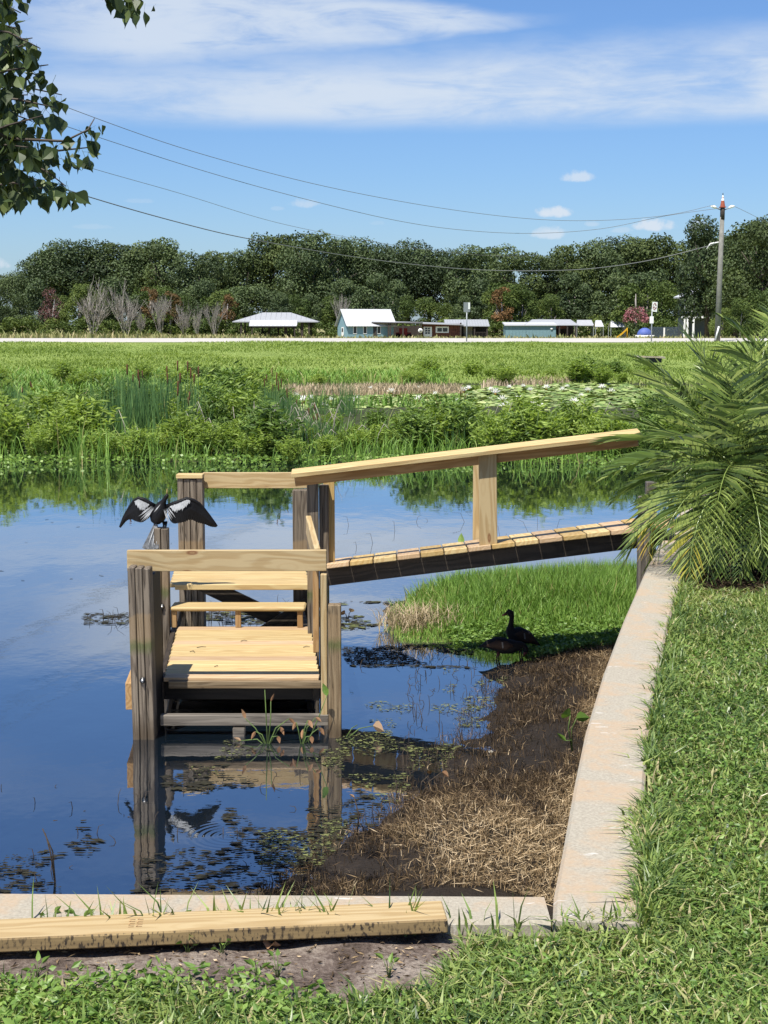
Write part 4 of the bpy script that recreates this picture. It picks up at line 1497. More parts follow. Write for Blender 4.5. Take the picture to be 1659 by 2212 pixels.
TOP = [(-500, 560), (-250, 545), (-120, 570), (0, 588), (45, 590), (75, 562), (100, 545), (150, 520), (200, 514), (260, 518), (300, 540), (330, 520), (370, 514), (400, 536),
       (450, 540), (520, 540), (560, 512), (600, 495), (660, 490), (710, 508), (760, 514), (800, 522), (850, 530), (885, 524), (930, 538), (1000, 536),
       (1040, 521), (1100, 526), (1140, 550), (1185, 545), (1235, 516), (1300, 516), (1380, 506), (1430, 497), (1480, 512), (1530, 500), (1590, 492), (1625, 470), (1660, 465), (1800, 470), (2100, 500), (2400, 520)]
tx_, ty_ = [p[0] for p in TOP], [p[1] for p in TOP]

rt = random.Random(5)
x = -260.0
while x < 1960:
    D = rt.uniform(325, 352)
    yt = np.interp(x, tx_, ty_) + rt.uniform(0, 9)
    h = bz(yt, D) - 0.2
    s = h / 16.6
    sx_ = s * rt.uniform(.95, 1.15)
    tree('oak_tree', (bx(x, D), D, .2), (sx_, sx_, s), rt.uniform(0, 6.28), OAKS[rt.randrange(5)], OT[rt.randrange(2)],
         'tall dark green oak in the wood behind the buildings', 'tree', 'oaks of the far wood')
    x += rt.uniform(40, 62)
# second, nearer rank of dark mid-height trees, broken by lighter ones
x = -230.0
while x < 1960:
    D = rt.uniform(303, 322)
    yt = np.interp(x, tx_, ty_)
    y_ = yt + (715 - yt) * rt.uniform(.30, .62)
    h = bz(y_, D) - .2
    s = h / 10.0
    light = rt.random() < .42
    cm = MIDS[rt.randrange(3)] if light else DARKS[rt.randrange(3)]
    sx_ = s * rt.uniform(.85, 1.15)
    tree('leafy_tree' if light else 'dark_tree', (bx(x, D), D, .2), (sx_, sx_, s), rt.uniform(0, 6.28), cm, MT[rt.randrange(2)],
         'lighter green leafy tree at the front of the wood' if light else 'dark green mid height tree at the front of the wood', 'tree',
         'lighter trees at the wood edge' if light else 'dark trees at the wood edge')
    x += rt.uniform(24, 46)
# brush along the foot of the wood
x = -230.0
while x < 1960:
    D = rt.uniform(296, 303)
    s = rt.uniform(.7, 1.35) * (1.0 if x < 480 or x > 1240 else .8)
    tree('brush', (bx(x, D), D, .2), (s * 1.2, s * 1.2, s), rt.uniform(0, 6.28), LOW[rt.randrange(2)], None,
         'low green brush along the foot of the far wood', 'bush', 'brush along the wood edge')
    x += rt.uniform(22, 40)

# pale leafless trees, dull red and rust coloured ones at the left
BARE = [bare_mesh('bare_branches', 9.0, 3 + k, M['grey_bark'], 7) for k in range(3)]
for i, (px, yt, wid, k) in enumerate([(200, 612, 1.15, 0), (272, 618, 1.0, 1), (346, 640, .8, 2), (398, 655, .9, 0), (425, 665, .7, 1), (462, 655, .9, 2), (305, 668, .7, 1), (738, 640, .55, 2)]):
    D = 294 + (i % 4)
    h = bz(yt, D) - .2
    s = h / 8.4
    lab = ['broadest pale leafless tree at the left wood edge, beside the dull red tree', 'second broad pale leafless tree at the left wood edge'][i] if i < 2 else 'small pale leafless tree at the wood edge'
    tree('bare_tree', (bx(px, D), D, .2), (s * wid, s * wid, s), i * 1.3, None, BARE[k], lab, 'tree', 'leafless trees at the wood edge')
for i, (px, yt, cm, nm, lab) in enumerate([(115, 612, REDS[0], 'red_tree', 'dull red half bare tree at the far left wood edge'), (325, 608, RUST[0], 'rust_tree', 'tall narrow rust brown tree between the leafless trees'),
                                         (368, 618, RUST[0], 'rust_tree', 'orange tinged tree right of the tall rust brown one'), (490, 625, RUST[0], 'rust_tree', 'thin reddish tree just left of the pavilion'),
                                         (325, 660, REDS[0], 'red_tree', 'low dull red tree among the leafless trees'), (1085, 608, RUST[0], 'rust_tree', 'brownish tree rising behind the lean-to')]):
    D = 299
    h = bz(yt, D) - .2
    s = h / 9.0
    tree(nm, (bx(px, D), D, .2), (s, s, s), i * .9, cm, MT[i % 2], lab, 'tree', None)

# special ones on the right
wp_ = crown_mesh('weeping_crown', 3.4, 1.5, 9.5, 14, 1800, .5, M['light_tree'])
D = 287
tree('weeping_tree', (bx(1350, D), D, .2), (1.05, 1.05, (bz(606, D) - .2) / 9.6), .4, wp_, MT[0], 'pale green feathery tree rising behind the pink flowering tree', 'tree', None)
cm = crown_mesh('leafy_crown', 2.0, .5, 4.2, 12, 1500, .26, M['oak'], spread=.75)
cr = tree('crape_myrtle', (bx(1373, 278), 278, .2), (1.12, 1.12, (bz(664, 278) - .2) / 4.4), 0, cm, MT[1], 'round tree covered in pink blossom beside the road sign', 'tree', None)
n_ = 900
d_ = rand_dirs(n_, -.1, 1)
p_ = np.array([0, 0, 2.5]) + d_ * np.array([1.9, 1.9, 1.9]) * (0.8 + .3 * rng.random((n_, 1)))
e_ = rand_dirs(n_)
v, f = leaves(p_, e_, side_of(e_), .26, .11)
k_ = link('blossom', tri_mesh('blossom', v, f, M['pink'], np.repeat(rng.random(n_), 4)), cr)
tag(k_, kind='stuff')
# nearer greenery at the right margin
for i, (px, D, yt, cmx, nm, lab) in enumerate([(1640, 215, 472, OAKS[1], 'oak_tree', 'large dark oak at the right margin, nearer than the wood'), (1740, 225, 480, OAKS[3], 'oak_tree', 'large dark oak at the right margin, nearer than the wood'),
                                           (1528, 240, 470, OAKS[0], 'oak_tree', 'ragged oak standing just behind the utility pole'),
                                           (1590, 235, 520, OAKS[2], 'oak_tree', 'dark oak between the utility pole and the right margin'),
                                           (1648, 150, 610, MIDS[1], 'leafy_tree', 'yellow green bushy tree low at the right margin'), (1600, 160, 640, MIDS[0], 'leafy_tree', 'bright green bush right of the utility pole foot'),
                                           (1560, 190, 655, MIDS[2], 'leafy_tree', 'grey green bush behind the utility pole foot'), (1700, 140, 600, MIDS[2], 'leafy_tree', 'leafy tree beyond the palm at the far right')]):
    base = float(far_z(np.array(bx(px, D)), np.array(float(D))))
    h = bz(yt, D) - base
    s = h / (16.6 if cmx in OAKS else 9.6)
    w = s * (.8 if i == 2 else 1.0)
    tree(nm, (bx(px, D), D, base), (w, w, s), i * 1.1, cmx, OT[0] if cmx in OAKS else MT[0], lab, 'tree', 'oaks at the right margin' if i < 2 else None)

# ------------------------------------------------------------------ far bank grass, reeds, dry field
n_ = 52000
n_ = 90000
gx, gy = rng.uniform(-1, 1, n_), rng.uniform(0, 1, n_)
Y = 70.0 + 41.5 * gy ** 0.8
X = gx * (0.29 * Y + 3)
Z = far_z(X, Y)
kz = (Z > 0.0)
X, Y, Z = X[kz], Y[kz], Z[kz]
pat = fnoise(X * .35, Y * .35, 21)
h = np.clip(.17 + .2 * pat + rng.normal(0, .04, len(X)), .06, .5) * np.clip(1.25 - (Y - 78) / 80, .6, 1.4)
v, f = blades(np.stack([X, Y, Z - .02], 1), h, .05, rng.uniform(.4, 1.1, len(X)))
t_ = np.clip(.42 + .34 * fnoise(X * .22, Y * .35, 22) + rng.normal(0, .16, len(X)), 0, 1)
stuff('bank_grass', [(v, f, t_)], M['bankgrass'], 'short bright green grass on the road bank')

n_ = 16000
Y = 124 + 172 * rng.random(n_)
X = rng.uniform(-1, 1, n_) * (.29 * Y)
Z = far_z(X, Y)
v, f = blades(np.stack([X, Y, Z], 1), rng.uniform(.35, .95, n_) * np.where((X < -20), 1.3, .7), .16, .35)
stuff('field_grass', [(v, f, np.clip(rng.normal(.5, .25, n_), 0, 1))], leaf_mat('field_grass', [(0.0, (0.14, 0.17, 0.055)), (0.6, (0.27, 0.26, 0.11)), (1.0, (0.42, 0.34, 0.19))], .2, .7), 'rough pale grass in the field beyond the road')


def img_scatter(n, poly, z=0.03):
    """random ground points in a patch outlined as it is seen from the lawn"""
    q = np.array([[P(a, b_, z).x, P(a, b_, z).y] for a, b_ in poly])
    lo, hi = q.min(0), q.max(0)
    out = np.zeros((0, 2))
    while len(out) < n:
        c = lo + (hi - lo) * rng.random((n * 2, 2))
        out = np.concatenate([out, c[inpoly(c[:, 0], c[:, 1], [tuple(r) for r in q])]])
    return out[:n, 0], out[:n, 1]


# tan reed strips at the lily pond
parts = []
for poly, n_, hh in (([(598, 852), (760, 856), (1000, 852), (990, 842), (820, 840), (600, 844)], 3600, .42), ([(1040, 836), (1200, 832), (1330, 822), (1325, 808), (1180, 816), (1050, 828)], 2200, .38),
                     ([(0, 905), (110, 905), (110, 888), (0, 886)], 600, .5)):
    X, Y = img_scatter(n_, poly)
    v, f = blades(np.stack([X, Y, np.full(n_, 0.0)], 1), rng.uniform(.5, 1.1, n_) * hh, .035, .35)
    parts.append((v, f, rng.random(n_)))
stuff('tan_reeds', parts, M['reed'], 'strips of dead tan reeds along the lily pond')

# lily pads
X, Y = img_scatter(4200, [(600, 890), (640, 858), (1000, 852), (1060, 838), (1330, 824), (1420, 850), (1400, 905), (900, 905)], .02)
kk = fnoise(X * .5, Y * .35, 23) > -.55
X, Y = X[kk], Y[kk]
n_ = len(X)
ang = np.arange(8) / 8 * 2 * np.pi
rr_ = rng.uniform(.10, .21, n_)
tiltx, tilty = rng.normal(0, .12, n_), rng.normal(0, .12, n_)
vx = X[:, None] + rr_[:, None] * np.cos(ang)
vy = Y[:, None] + rr_[:, None] * np.sin(ang)
vz = .03 + rng.uniform(0, .05, n_)[:, None] + rr_[:, None] * (np.cos(ang) * tiltx[:, None] + np.sin(ang) * tilty[:, None])
v = np.stack([vx, vy, vz], -1).reshape(-1, 3)
f = (np.arange(n_)[:, None] * 8 + np.arange(8)[None, :])
me = tri_mesh('lily_pads', v, f, M['pad'], np.repeat(rng.random(n_), 8))
tag(link('lily_pads', me), 'field of round floating lily pads on the far pond', kind='stuff')
# white lilies
fl = MB()
for k in range(10):
    a = k / 10 * 6.283
    for rr2, zz in ((.13, .10), (.08, .16)):
        aa = a + (.3 if rr2 < .1 else 0)
        fl.add([(0, 0, .02), (rr2 * .6 * math.cos(aa - .3), rr2 * .6 * math.sin(aa - .3), zz * .6), (rr2 * math.cos(aa), rr2 * math.sin(aa), zz), (rr2 * .6 * math.cos(aa + .3), rr2 * .6 * math.sin(aa + .3), zz * .6)], [(0, 1, 2, 3)])
fl.tube([(0, 0, 0), (0, 0, .10)], [.035, .02], 6, 1)
flm = fl.mesh('water_lily', [M['petal'], M['yellow']])
for (px, py) in [(655, 870), (672, 866), (700, 880), (716, 868), (640, 858), (760, 872), (770, 866), (905, 842), (985, 872), (905, 868), (1000, 848), (1012, 842), (1060, 846), (1070, 852), (1085, 868),
                 (1100, 840), (1130, 838), (1145, 846), (1090, 884), (1150, 876), (1170, 882), (1180, 842), (1215, 846), (1225, 838), (1255, 858), (1270, 848), (1300, 842), (1120, 862), (845, 852), (940, 856), (800, 846), (1240, 872), (1320, 850)]:
    p_ = P(px, py, .06)
    o = link('water_lily', flm, None, p_, (0, 0, px))
    s = rng.uniform(1.0, 1.7)
    o.scale = (s, s, s)
    tag(o, 'white water lily flower open among the far pads', 'flower', 'white lilies on the far pond')

# ------------------------------------------------------------------ shrubs and cattails of the marsh belt
def shrub_mesh(k):
    rs_ = random.Random(100 + k)
    ps, ds = [], []
    for st in range(46):
        a = rs_.uniform(0, 6.283)
        lean = rs_.uniform(.05, .75)
        top_ = Vector((math.cos(a) * lean * .62, math.sin(a) * lean * .62, rs_.uniform(.62, 1.0) * (1 - .32 * lean)))
        for j in range(34):
            s = rs_.uniform(.04, 1.0) ** .7
            p = top_ * s
            p.x += rs_.gauss(0, .05)
            p.y += rs_.gauss(0, .05)
            p.z += rs_.gauss(0, .03)
            ps.append(p)
            b_ = rs_.uniform(0, 6.283)
            ds.append(Vector((math.cos(b_), math.sin(b_), rs_.uniform(-.2, .9))).normalized())
    ps, ds = np.array(ps), np.array(ds)
    n = len(ps)
    v, f = leaves(ps, ds, side_of(ds), rng.uniform(.09, .15, n), .019, .4)
    return tri_mesh('shrub_foliage', v, f, M['dark_shrub' if k in (3, 6) else 'shrub'], np.repeat(np.clip(rng.normal(.5, .22, n), 0, 1), 4))


SHR = [shrub_mesh(k) for k in range(7)]
stm_me = MB()
for k in range(8):
    a = k * .8
    stm_me.tube([(0, 0, -.1), (math.cos(a) * .12, math.sin(a) * .12, .4), (math.cos(a) * .3, math.sin(a) * .3, .8)], [.012, .009, .004], 4)
STEMS = stm_me.mesh('shrub_stems', M['stem'])


def shrub(px, py, h, w, label='bright green leafy shrub in the marsh belt across the water', group='shrubs of the marsh belt'):
    p_ = P(px, py, .03)
    o = empty('shrub', p_, label, 'shrub', group)
    o.scale = (w, w, h)
    o.rotation_euler = (0, 0, px * 1.7)
    link('foliage', SHR[int(px * 7 + py) % 7], o)
    link('stems', STEMS, o)


rs2 = random.Random(21)
# front rank along the water
x = -160
while x < 1560:
    gap = (215 < x < 330) or (590 < x < 640)
    h = (rs2.uniform(.4, .8) if gap else rs2.uniform(.65, 1.5))
    if 640 < x < 880:
        h = rs2.uniform(.55, .85)
    elif 880 <= x < 1330:
        h = rs2.uniform(.95, 1.28)
    shrub(x, rs2.uniform(974, 999), h, h * rs2.uniform(.95, 1.35))
    x += rs2.uniform(26, 44)
x = -160
while x < 1560:
    if not (600 < x < 690):
        h = rs2.uniform(1.0, 1.5)
        if 640 < x < 1400:
            h = rs2.uniform(.45, .85)
        shrub(x, rs2.uniform(940, 965), h, h * rs2.uniform(.9, 1.3))
    x += rs2.uniform(34, 58)
x = -160
while x < 610:
    h = rs2.uniform(.7, 1.15)
    shrub(x, rs2.uniform(895, 930), h, h * rs2.uniform(.9, 1.3))
    x += rs2.uniform(40, 75)
for (px, py, h, w) in [(440, 935, 1.55, 1.7), (500, 930, 1.7, 1.8), (560, 925, 1.6, 1.6), (520, 960, 1.45, 1.5), (460, 965, 1.25, 1.3), (1130, 950, 1.2, 1.5), (1010, 960, 1.1, 1.4)]:
    shrub(px, py, h, w, 'tall leafy bush in the marsh just right of the cattails' if px < 700 else 'broad bright green bush behind the ramp handrail', 'tall bushes of the marsh')
# rows of scrub at the foot of the bank
for i in range(58):
    px = rs2.uniform(-100, 690) if i < 34 else rs2.uniform(740, 1420)
    py = rs2.uniform(832, 858) if px < 690 else rs2.uniform(812, 832)
    h = rs2.uniform(.45, 1.35)
    shrub(px, py, h, h * rs2.uniform(1.1, 1.7), 'yellow green scrub bush at the foot of the road bank', 'scrub at the foot of the bank')


def cattail_mesh(k, dead=False):
    rs_ = random.Random(300 + k)
    n = 60
    p = np.stack([rng.normal(0, .28, n), rng.normal(0, .22, n), np.full(n, -.05)], 1)
    v, f = blades(p, rng.uniform(.65, 1.0, n), .022, rng.uniform(.05, .28, n), .3)
    return tri_mesh('cattail_blades', v, f, M['cattail'], np.repeat(np.clip(rng.normal(.4, .22, n), 0, 1), 5))


CAT = [cattail_mesh(k) for k in range(4)]
sp = MB()
for (a, b_, hh) in ((.1, .05, .95), (-.15, .1, .85), (.02, -.15, 1.02)):
    sp.tube([(a, b_, 0), (a, b_, hh - .14)], .006, 4, 1)
    sp.tube([(a, b_, hh - .15), (a, b_, hh - .14), (a, b_, hh - .02), (a, b_, hh - .01)], [.006, .017, .017, .005], 6, 0)
SPIKES = sp.mesh('cattail_spikes', [plain('cattail_brown', (0.10, 0.045, 0.02), .9), M['stem']])


def cattail(px, py, h, w=1.0):
    o = empty('cattail_clump', P(px, py, .02), 'clump of upright blue green cattails in the marsh belt', 'cattails', 'cattail clumps of the marsh')
    o.scale = (w, w, h)
    o.rotation_euler = (0, 0, px * .7)
    link('blades', CAT[int(px + py) % 4], o)
    if int(px * 3 + py) % 8 == 0:
        link('seed_heads', SPIKES, o)


for i in range(40):
    cattail(rs2.uniform(235, 425), rs2.uniform(915, 975), rs2.uniform(1.3, 1.9), 1.2)
for i in range(16):
    cattail(rs2.uniform(590, 720), rs2.uniform(950, 985), rs2.uniform(.7, 1.1), .8)
for i in range(14):
    cattail(rs2.uniform(-80, 70), rs2.uniform(880, 990), rs2.uniform(1.0, 1.5), 1.0)
for i in range(16):
    cattail(rs2.uniform(560, 620), rs2.uniform(930, 975), rs2.uniform(1.3, 1.7), .8)
for (px, py, h) in [(745, 905, 1.2), (750, 900, 1.4), (985, 985, .9), (1000, 920, 1.0), (690, 900, 1.3)]:
    cattail(px, py, h, .7)

# undergrowth and edge growth of the belt: grasses, low floating leaves at the water's edge
parts = []
X = rng.uniform(-16, 16, 17000)
Y = np.where(rng.random(17000) < .25, 30.2 + np.abs(rng.normal(0, .9, 17000)), rng.uniform(30.3, 52, 17000))
Z = far_z(X, Y)
k_ = (Z > -.05) & ~((X * 52 / Y > -3.0) & (Y > 38.5))
X, Y, Z = X[k_], Y[k_], Z[k_]
v, f = blades(np.stack([X, Y, Z], 1), rng.uniform(.25, 1.05, len(X)) * (.75 + .35 * fnoise(X * .8, Y * .5, 24)), .02, rng.uniform(.15, .7, len(X)))
parts.append((v, f, np.clip(rng.normal(.5, .25, len(X)), 0, 1)))
X = rng.uniform(-22, 3, 14000)
Y = rng.uniform(50, 77, 14000)
Z = far_z(X, Y)
k_ = Z > -.03
X, Y, Z = X[k_], Y[k_], Z[k_]
v, f = blades(np.stack([X, Y, Z], 1), rng.uniform(.25, .7, len(X)), .05, .5)
parts.append((v, f, np.clip(rng.normal(.55, .25, len(X)), 0, 1)))
stuff('marsh_grass', parts, M['tallgrass'], 'tangled green grasses growing through the marsh')
n_ = 5200
X = rng.uniform(-12, 12, n_)
X = X[fnoise(X * .9, X * 0, 32) + .05 * X > -.9]
n_ = len(X)
Y = 30.0 + np.abs(rng.normal(0, .7, n_)) + .35 * fnoise(X * 1.2, X * 0, 31) + .25
d = rand_dirs(n_, -.1, .5)
v, f = leaves(np.stack([X, Y, rng.uniform(.01, .16, n_)], 1), d, side_of(d), .075, .03)
stuff('edge_leaves', [(v, f, np.clip(rng.normal(.6, .25, n_), 0, 1))], M['weed'], 'small round leaves fringing the far edge of the open water')
# dead bent stalks sticking out of the belt
mb = MB()
for i in range(110):
    px = rs2.choice([rs2.uniform(430, 760), rs2.uniform(-50, 1300), rs2.uniform(560, 720)])
    p_ = P(px, rs2.uniform(955, 992), 0.0)
    h = rs2.uniform(.5, 1.1)
    a = rs2.uniform(-.3, .3)
    mb.tube([p_, p_ + Vector((a * .5, 0, h * .7)), p_ + Vector((a, 0, h)), p_ + Vector((a * 1.6, 0, h * .8))], [.011, .010, .009, .006], 4)
o = mb.build('dead_stalks', M['cream'])
tag(o, 'bleached bent stalks standing in the marsh', kind='stuff')

# ------------------------------------------------------------------ shore: spit grass, straw, stubble, floating weed
def shore_at(X, Y):
    return shore_z(np.asarray(X), np.asarray(Y))


SPIT = [(846, 1306), (900, 1292), (1050, 1282), (1220, 1276), (1400, 1262), (1395, 1330), (1330, 1392), (1200, 1398), (1120, 1384), (1000, 1382), (880, 1374), (830, 1335)]
X, Y = img_scatter(34000, SPIT, .1)
Z = shore_at(X, Y)
px_, py_ = proj(np.stack([X, Y, Z], 1))
kx = rng.random(len(X)) < np.clip((px_ - 830) / 130, .12, 1)
X, Y, Z, px_, py_ = X[kx], Y[kx], Z[kx], px_[kx], py_[kx]
hh = np.interp(py_, [1270, 1310, 1350, 1390], [.36, .30, .14, .06]) * rng.uniform(.6, 1.15, len(X)) * np.interp(px_, [840, 900, 1000], [.9, 1, 1])
v, f = blades(np.stack([X, Y, Z - .01], 1), hh, .0085, rng.uniform(.1, .5, len(X)))
t_ = np.clip(rng.normal(.5, .24, len(X)) + .2 * (px_ < 960) * (py_ > 1310), 0, 1)
stuff('spit_grass', [(v, f, t_)], M['tallgrass'], 'tall bright green grass on the low spit under the ramp')
X, Y = img_scatter(9000, [(960, 1350), (1390, 1325), (1330, 1400), (1200, 1400), (1000, 1385)], .1)
Z = shore_at(X, Y)
d = rand_dirs(len(X), -.05, .5)
v, f = leaves(np.stack([X, Y, Z + rng.uniform(.01, .07, len(X))], 1), d, side_of(d), .04, .012, .2)
stuff('spit_leaves', [(v, f, np.clip(rng.normal(.5, .25, len(X)), 0, 1))], M['weed'], 'small leaves carpeting the front of the grassy spit')
# straw-coloured tussock at the tip of the spit
n_ = 650
c = P(905, 1350, .05)
p_ = np.stack([c.x + np.clip(rng.normal(0, .19, n_), -.36, .36), c.y + np.clip(rng.normal(0, .14, n_), -.28, .28), np.full(n_, .03)], 1)
v, f = blades(p_, rng.uniform(.10, .30, n_), .006, rng.uniform(.3, 1.1, n_))
o = link('grass_tussock', tri_mesh('grass_tussock', v, f, M['reed'], np.repeat(rng.random(n_), 5)))
tag(o, 'straw coloured grass tussock at the tip of the green spit', 'tussock')

SH_STRAW = [(640, 1925), (760, 1850), (840, 1790), (920, 1730), (1000, 1660), (1050, 1590), (1090, 1500), (1120, 1440), (1200, 1405), (1330, 1385), (1320, 1430), (1280, 1540), (1250, 1690), (1215, 1850), (1198, 1930)]
SH_WIDE = [(480, 1926), (620, 1850), (700, 1790), (780, 1730), (840, 1690), (900, 1620), (960, 1550), (1000, 1490), (1040, 1440), (1120, 1415), (1200, 1395), (1335, 1378), (1285, 1540), (1252, 1690), (1216, 1850), (1198, 1932)]
X, Y = img_scatter(90000, SH_WIDE, .08)
Z = np.maximum(shore_at(X, Y), -.012)
px_, py_ = proj(np.stack([X, Y, Z], 1))
patch = fnoise(X * 3.1, Y * 3.1, 71) + .6 * fnoise(X * 9, Y * 9, 72)
inw = np.clip(sdist(X, Y, SHORE) / .35 + .75, .04, 1)
heap = np.exp(-(((px_ - 1030) / 180) ** 2 + ((py_ - 1825) / 80) ** 2))
edge = np.exp(-((px_ - np.interp(py_, [1385, 1930], [1320, 1195])) / 42) ** 2)
foot = np.clip((py_ - 1700) / 130, 0, 1) * np.clip((px_ - 800) / 260, 0, 1)
dry = np.clip(heap + .55 * foot + .6 * edge + .25 * patch, 0, 1)
keep = rng.random(len(X)) < np.clip(.28 + .6 * dry + .35 * patch, .05, 1) * inw
X, Y, Z, dry, patch = X[keep], Y[keep], Z[keep], dry[keep], patch[keep]
lying = rng.random(len(X)) < (.22 + .33 * dry)
xs, ys, zs, ds_ = X[lying], Y[lying], Z[lying], dry[lying]
n_ = len(xs)
d = rand_dirs(n_, -.12, .5)
v1, f1 = leaves(np.stack([xs, ys, zs + rng.uniform(.0, .03, n_)], 1), d, side_of(d), rng.uniform(.02, .10, n_), rng.uniform(.0010, .0022, n_), .2)
t1 = np.clip(.18 + .62 * ds_ + rng.normal(0, .24, n_), 0, 1)
xs, ys, zs, ds_ = X[~lying], Y[~lying], Z[~lying], dry[~lying]
n_ = len(xs)
v2, f2 = blades(np.stack([xs, ys, zs - .004], 1), rng.uniform(.015, .075, n_), rng.uniform(.002, .005, n_), rng.uniform(.1, .9, n_))
t2 = np.clip(rng.exponential(.2, n_) + .58 * ds_ + rng.normal(0, .1, n_), 0, 1)
v3, f3, t3 = v2[:5], f2[:3], t2[:1]
stuff('dead_straw', [(v1, f1, t1), (v2, f2, t2), (v3, f3, t3)], M['straw'], 'matted dead straw and stubble over the muddy shore')


def flakes(n, poly, z, smin, smax, ex=1.0, keep=None):
    X, Y = img_scatter(n, poly, 0.0)
    cl = fnoise(X * 2.2, Y * 2.2, 51) + .7 * fnoise(X * 7, Y * 7, 52)
    k_ = cl > (keep if keep is not None else -9)
    X, Y = X[k_], Y[k_]
    n = len(X)
    r = smin + (smax - smin) * rng.random(n) ** 3
    a0 = rng.uniform(0, 6.28, n)
    vs = []
    for k in range(5):
        a = a0 + k * 1.2566
        rr = r * rng.uniform(.55, 1.25, n)
        vs.append(np.stack([X + rr * np.cos(a) * ex, Y + rr * np.sin(a), np.full(n, z) + rng.uniform(0, .004, n)], 1))
    v = np.stack(vs, 1).reshape(-1, 3)
    b = np.arange(n)[:, None] * 5
    f = np.concatenate([b + [0, 1, 2], b + [0, 2, 3], b + [0, 3, 4]], 1).reshape(-1, 3)
    return v, f, n


parts = []
DARKP = [(-60, 1700), (300, 1690), (480, 1650), (760, 1690), (840, 1750), (760, 1840), (640, 1900), (540, 1930), (-60, 1930)]
for poly, n_, s0, s1, ex, kp, lo, hi in [
        (DARKP, 4200, .003, .019, 2.3, .1, .0, .45), ([(280, 1690), (460, 1690), (470, 1800), (260, 1800)], 700, .004, .024, 2.2, -.1, .1, .5),
        ([(740, 1395), (1100, 1385), (1130, 1425), (1080, 1445), (745, 1440)], 3200, .005, .02, 1.9, -.1, .0, .5),
        ([(745, 1433), (1110, 1433), (1090, 1500), (1010, 1600), (880, 1640), (760, 1520)], 3600, .003, .012, 1.8, .35, .4, 1.0),
        ([(700, 1590), (1020, 1560), (960, 1680), (860, 1740), (700, 1700)], 4600, .0025, .011, 1.9, .3, .05, .95),
        ([(340, 1592), (745, 1588), (745, 1650), (430, 1680)], 1800, .003, .011, 1.9, .35, .1, .8),
        ([(560, 1770), (770, 1770), (700, 1870), (560, 1870)], 1600, .003, .012, 1.9, .3, .1, .9),
        ([(735, 1300), (860, 1300), (870, 1385), (740, 1400)], 800, .01, .035, 1.7, .1, .1, .75),
        ([(180, 1325), (300, 1325), (300, 1350), (180, 1350)], 160, .01, .03, 2.0, -.2, .0, .6),
        ([(430, 1320), (700, 1320), (700, 1348), (430, 1348)], 500, .01, .035, 2.0, -.1, .0, .75),
        ([(-50, 1050), (300, 1060), (800, 1290), (300, 1500), (-50, 1500)], 90, .008, .022, 2.2, .2, .0, .5)]:
    v, f, m_ = flakes(n_, poly, .004, s0, s1, ex, kp)
    parts.append((v, f, rng.uniform(lo, hi, m_)))
stuff('floating_weed', parts, M['scum'], 'flecks of floating weed and dead leaves on the near water')

# dark dead stems standing in the shallows
mb = MB()
rs3 = random.Random(9)
for poly, n_, hm in [([(745, 1400), (1120, 1395), (1100, 1440), (745, 1440)], 90, .09), ([(880, 1450), (1100, 1450), (1020, 1600), (860, 1640)], 80, .10), (DARKP, 60, .09),
                     ([(850, 1640), (1010, 1600), (960, 1700), (860, 1760)], 60, .13), ([(180, 1330), (300, 1330), (300, 1345), (180, 1345)], 26, .13), ([(400, 1320), (700, 1318), (700, 1350), (400, 1350)], 60, .22),
                     ([(720, 1120), (1330, 1090), (1330, 1180), (720, 1220)], 16, .22)]:
    X, Y = img_scatter(n_, poly, 0)
    for x, y in zip(X, Y):
        h = hm * rs3.uniform(.3, 1.2)
        a, b_ = rs3.gauss(0, .28), rs3.gauss(0, .28)
        p = Vector((x, y, -.02))
        q = p + Vector((a * h * .5, b_ * h * .5, h * .7))
        e = p + Vector((a * h * 1.4, b_ * h * 1.4, h * rs3.uniform(.6, 1.0)))
        mb.tube([p, q, e], [.0028, .0022, .0012], 3, cap=False)
tag(mb.build('dead_stems', M['dead_stem']), 'thin dark dead stems poking out of the shallow water', kind='stuff')


SR = .0045


def plant(name, base, stems, leafmat, stemmat, label, cat, group=None):
    """stems: list of (points relative to base, leaf length, leaf width, droop direction)"""
    o = empty(name, base, label, cat, group)
    sm = MB()
    for pts, *_ in stems:
        sm.tube([(0, 0, -.03)] + list(pts), [SR] + [SR * .85] * (len(pts) - 1) + [SR * .6], 5)
    sm.build('stem', stemmat, o)
    for pts, L, W, dr in stems:
        if not L:
            continue
        e = Vector(pts[-1])
        d = Vector(dr).normalized()
        sd = d.cross(Vector((0, 1, .3))).normalized()
        up = sd.cross(d)
        vs, fs = [], []
        prof = [(0, .12), (.15, .7), (.4, 1.0), (.7, .65), (1.0, .02)]
        for s, w in prof:
            c = e + d * L * s - up * L * .25 * s * s
            vs += [c - sd * W * w + up * W * .35 * w, c, c + sd * W * w + up * W * .35 * w]
        for i in range(len(prof) - 1):
            fs += [(i * 3, i * 3 + 1, i * 3 + 4, i * 3 + 3), (i * 3 + 1, i * 3 + 2, i * 3 + 5, i * 3 + 4)]
        me = bpy.data.meshes.new('leaf')
        me.from_pydata(vs, [], fs)
        me.materials.append(leafmat)
        a_ = me.attributes.new('tint', 'FLOAT', 'POINT')
        t0 = random.uniform(.2, .95)
        a_.data.foreach_set('value', [t0] * len(vs))
        link('leaf', me, o)
    return o


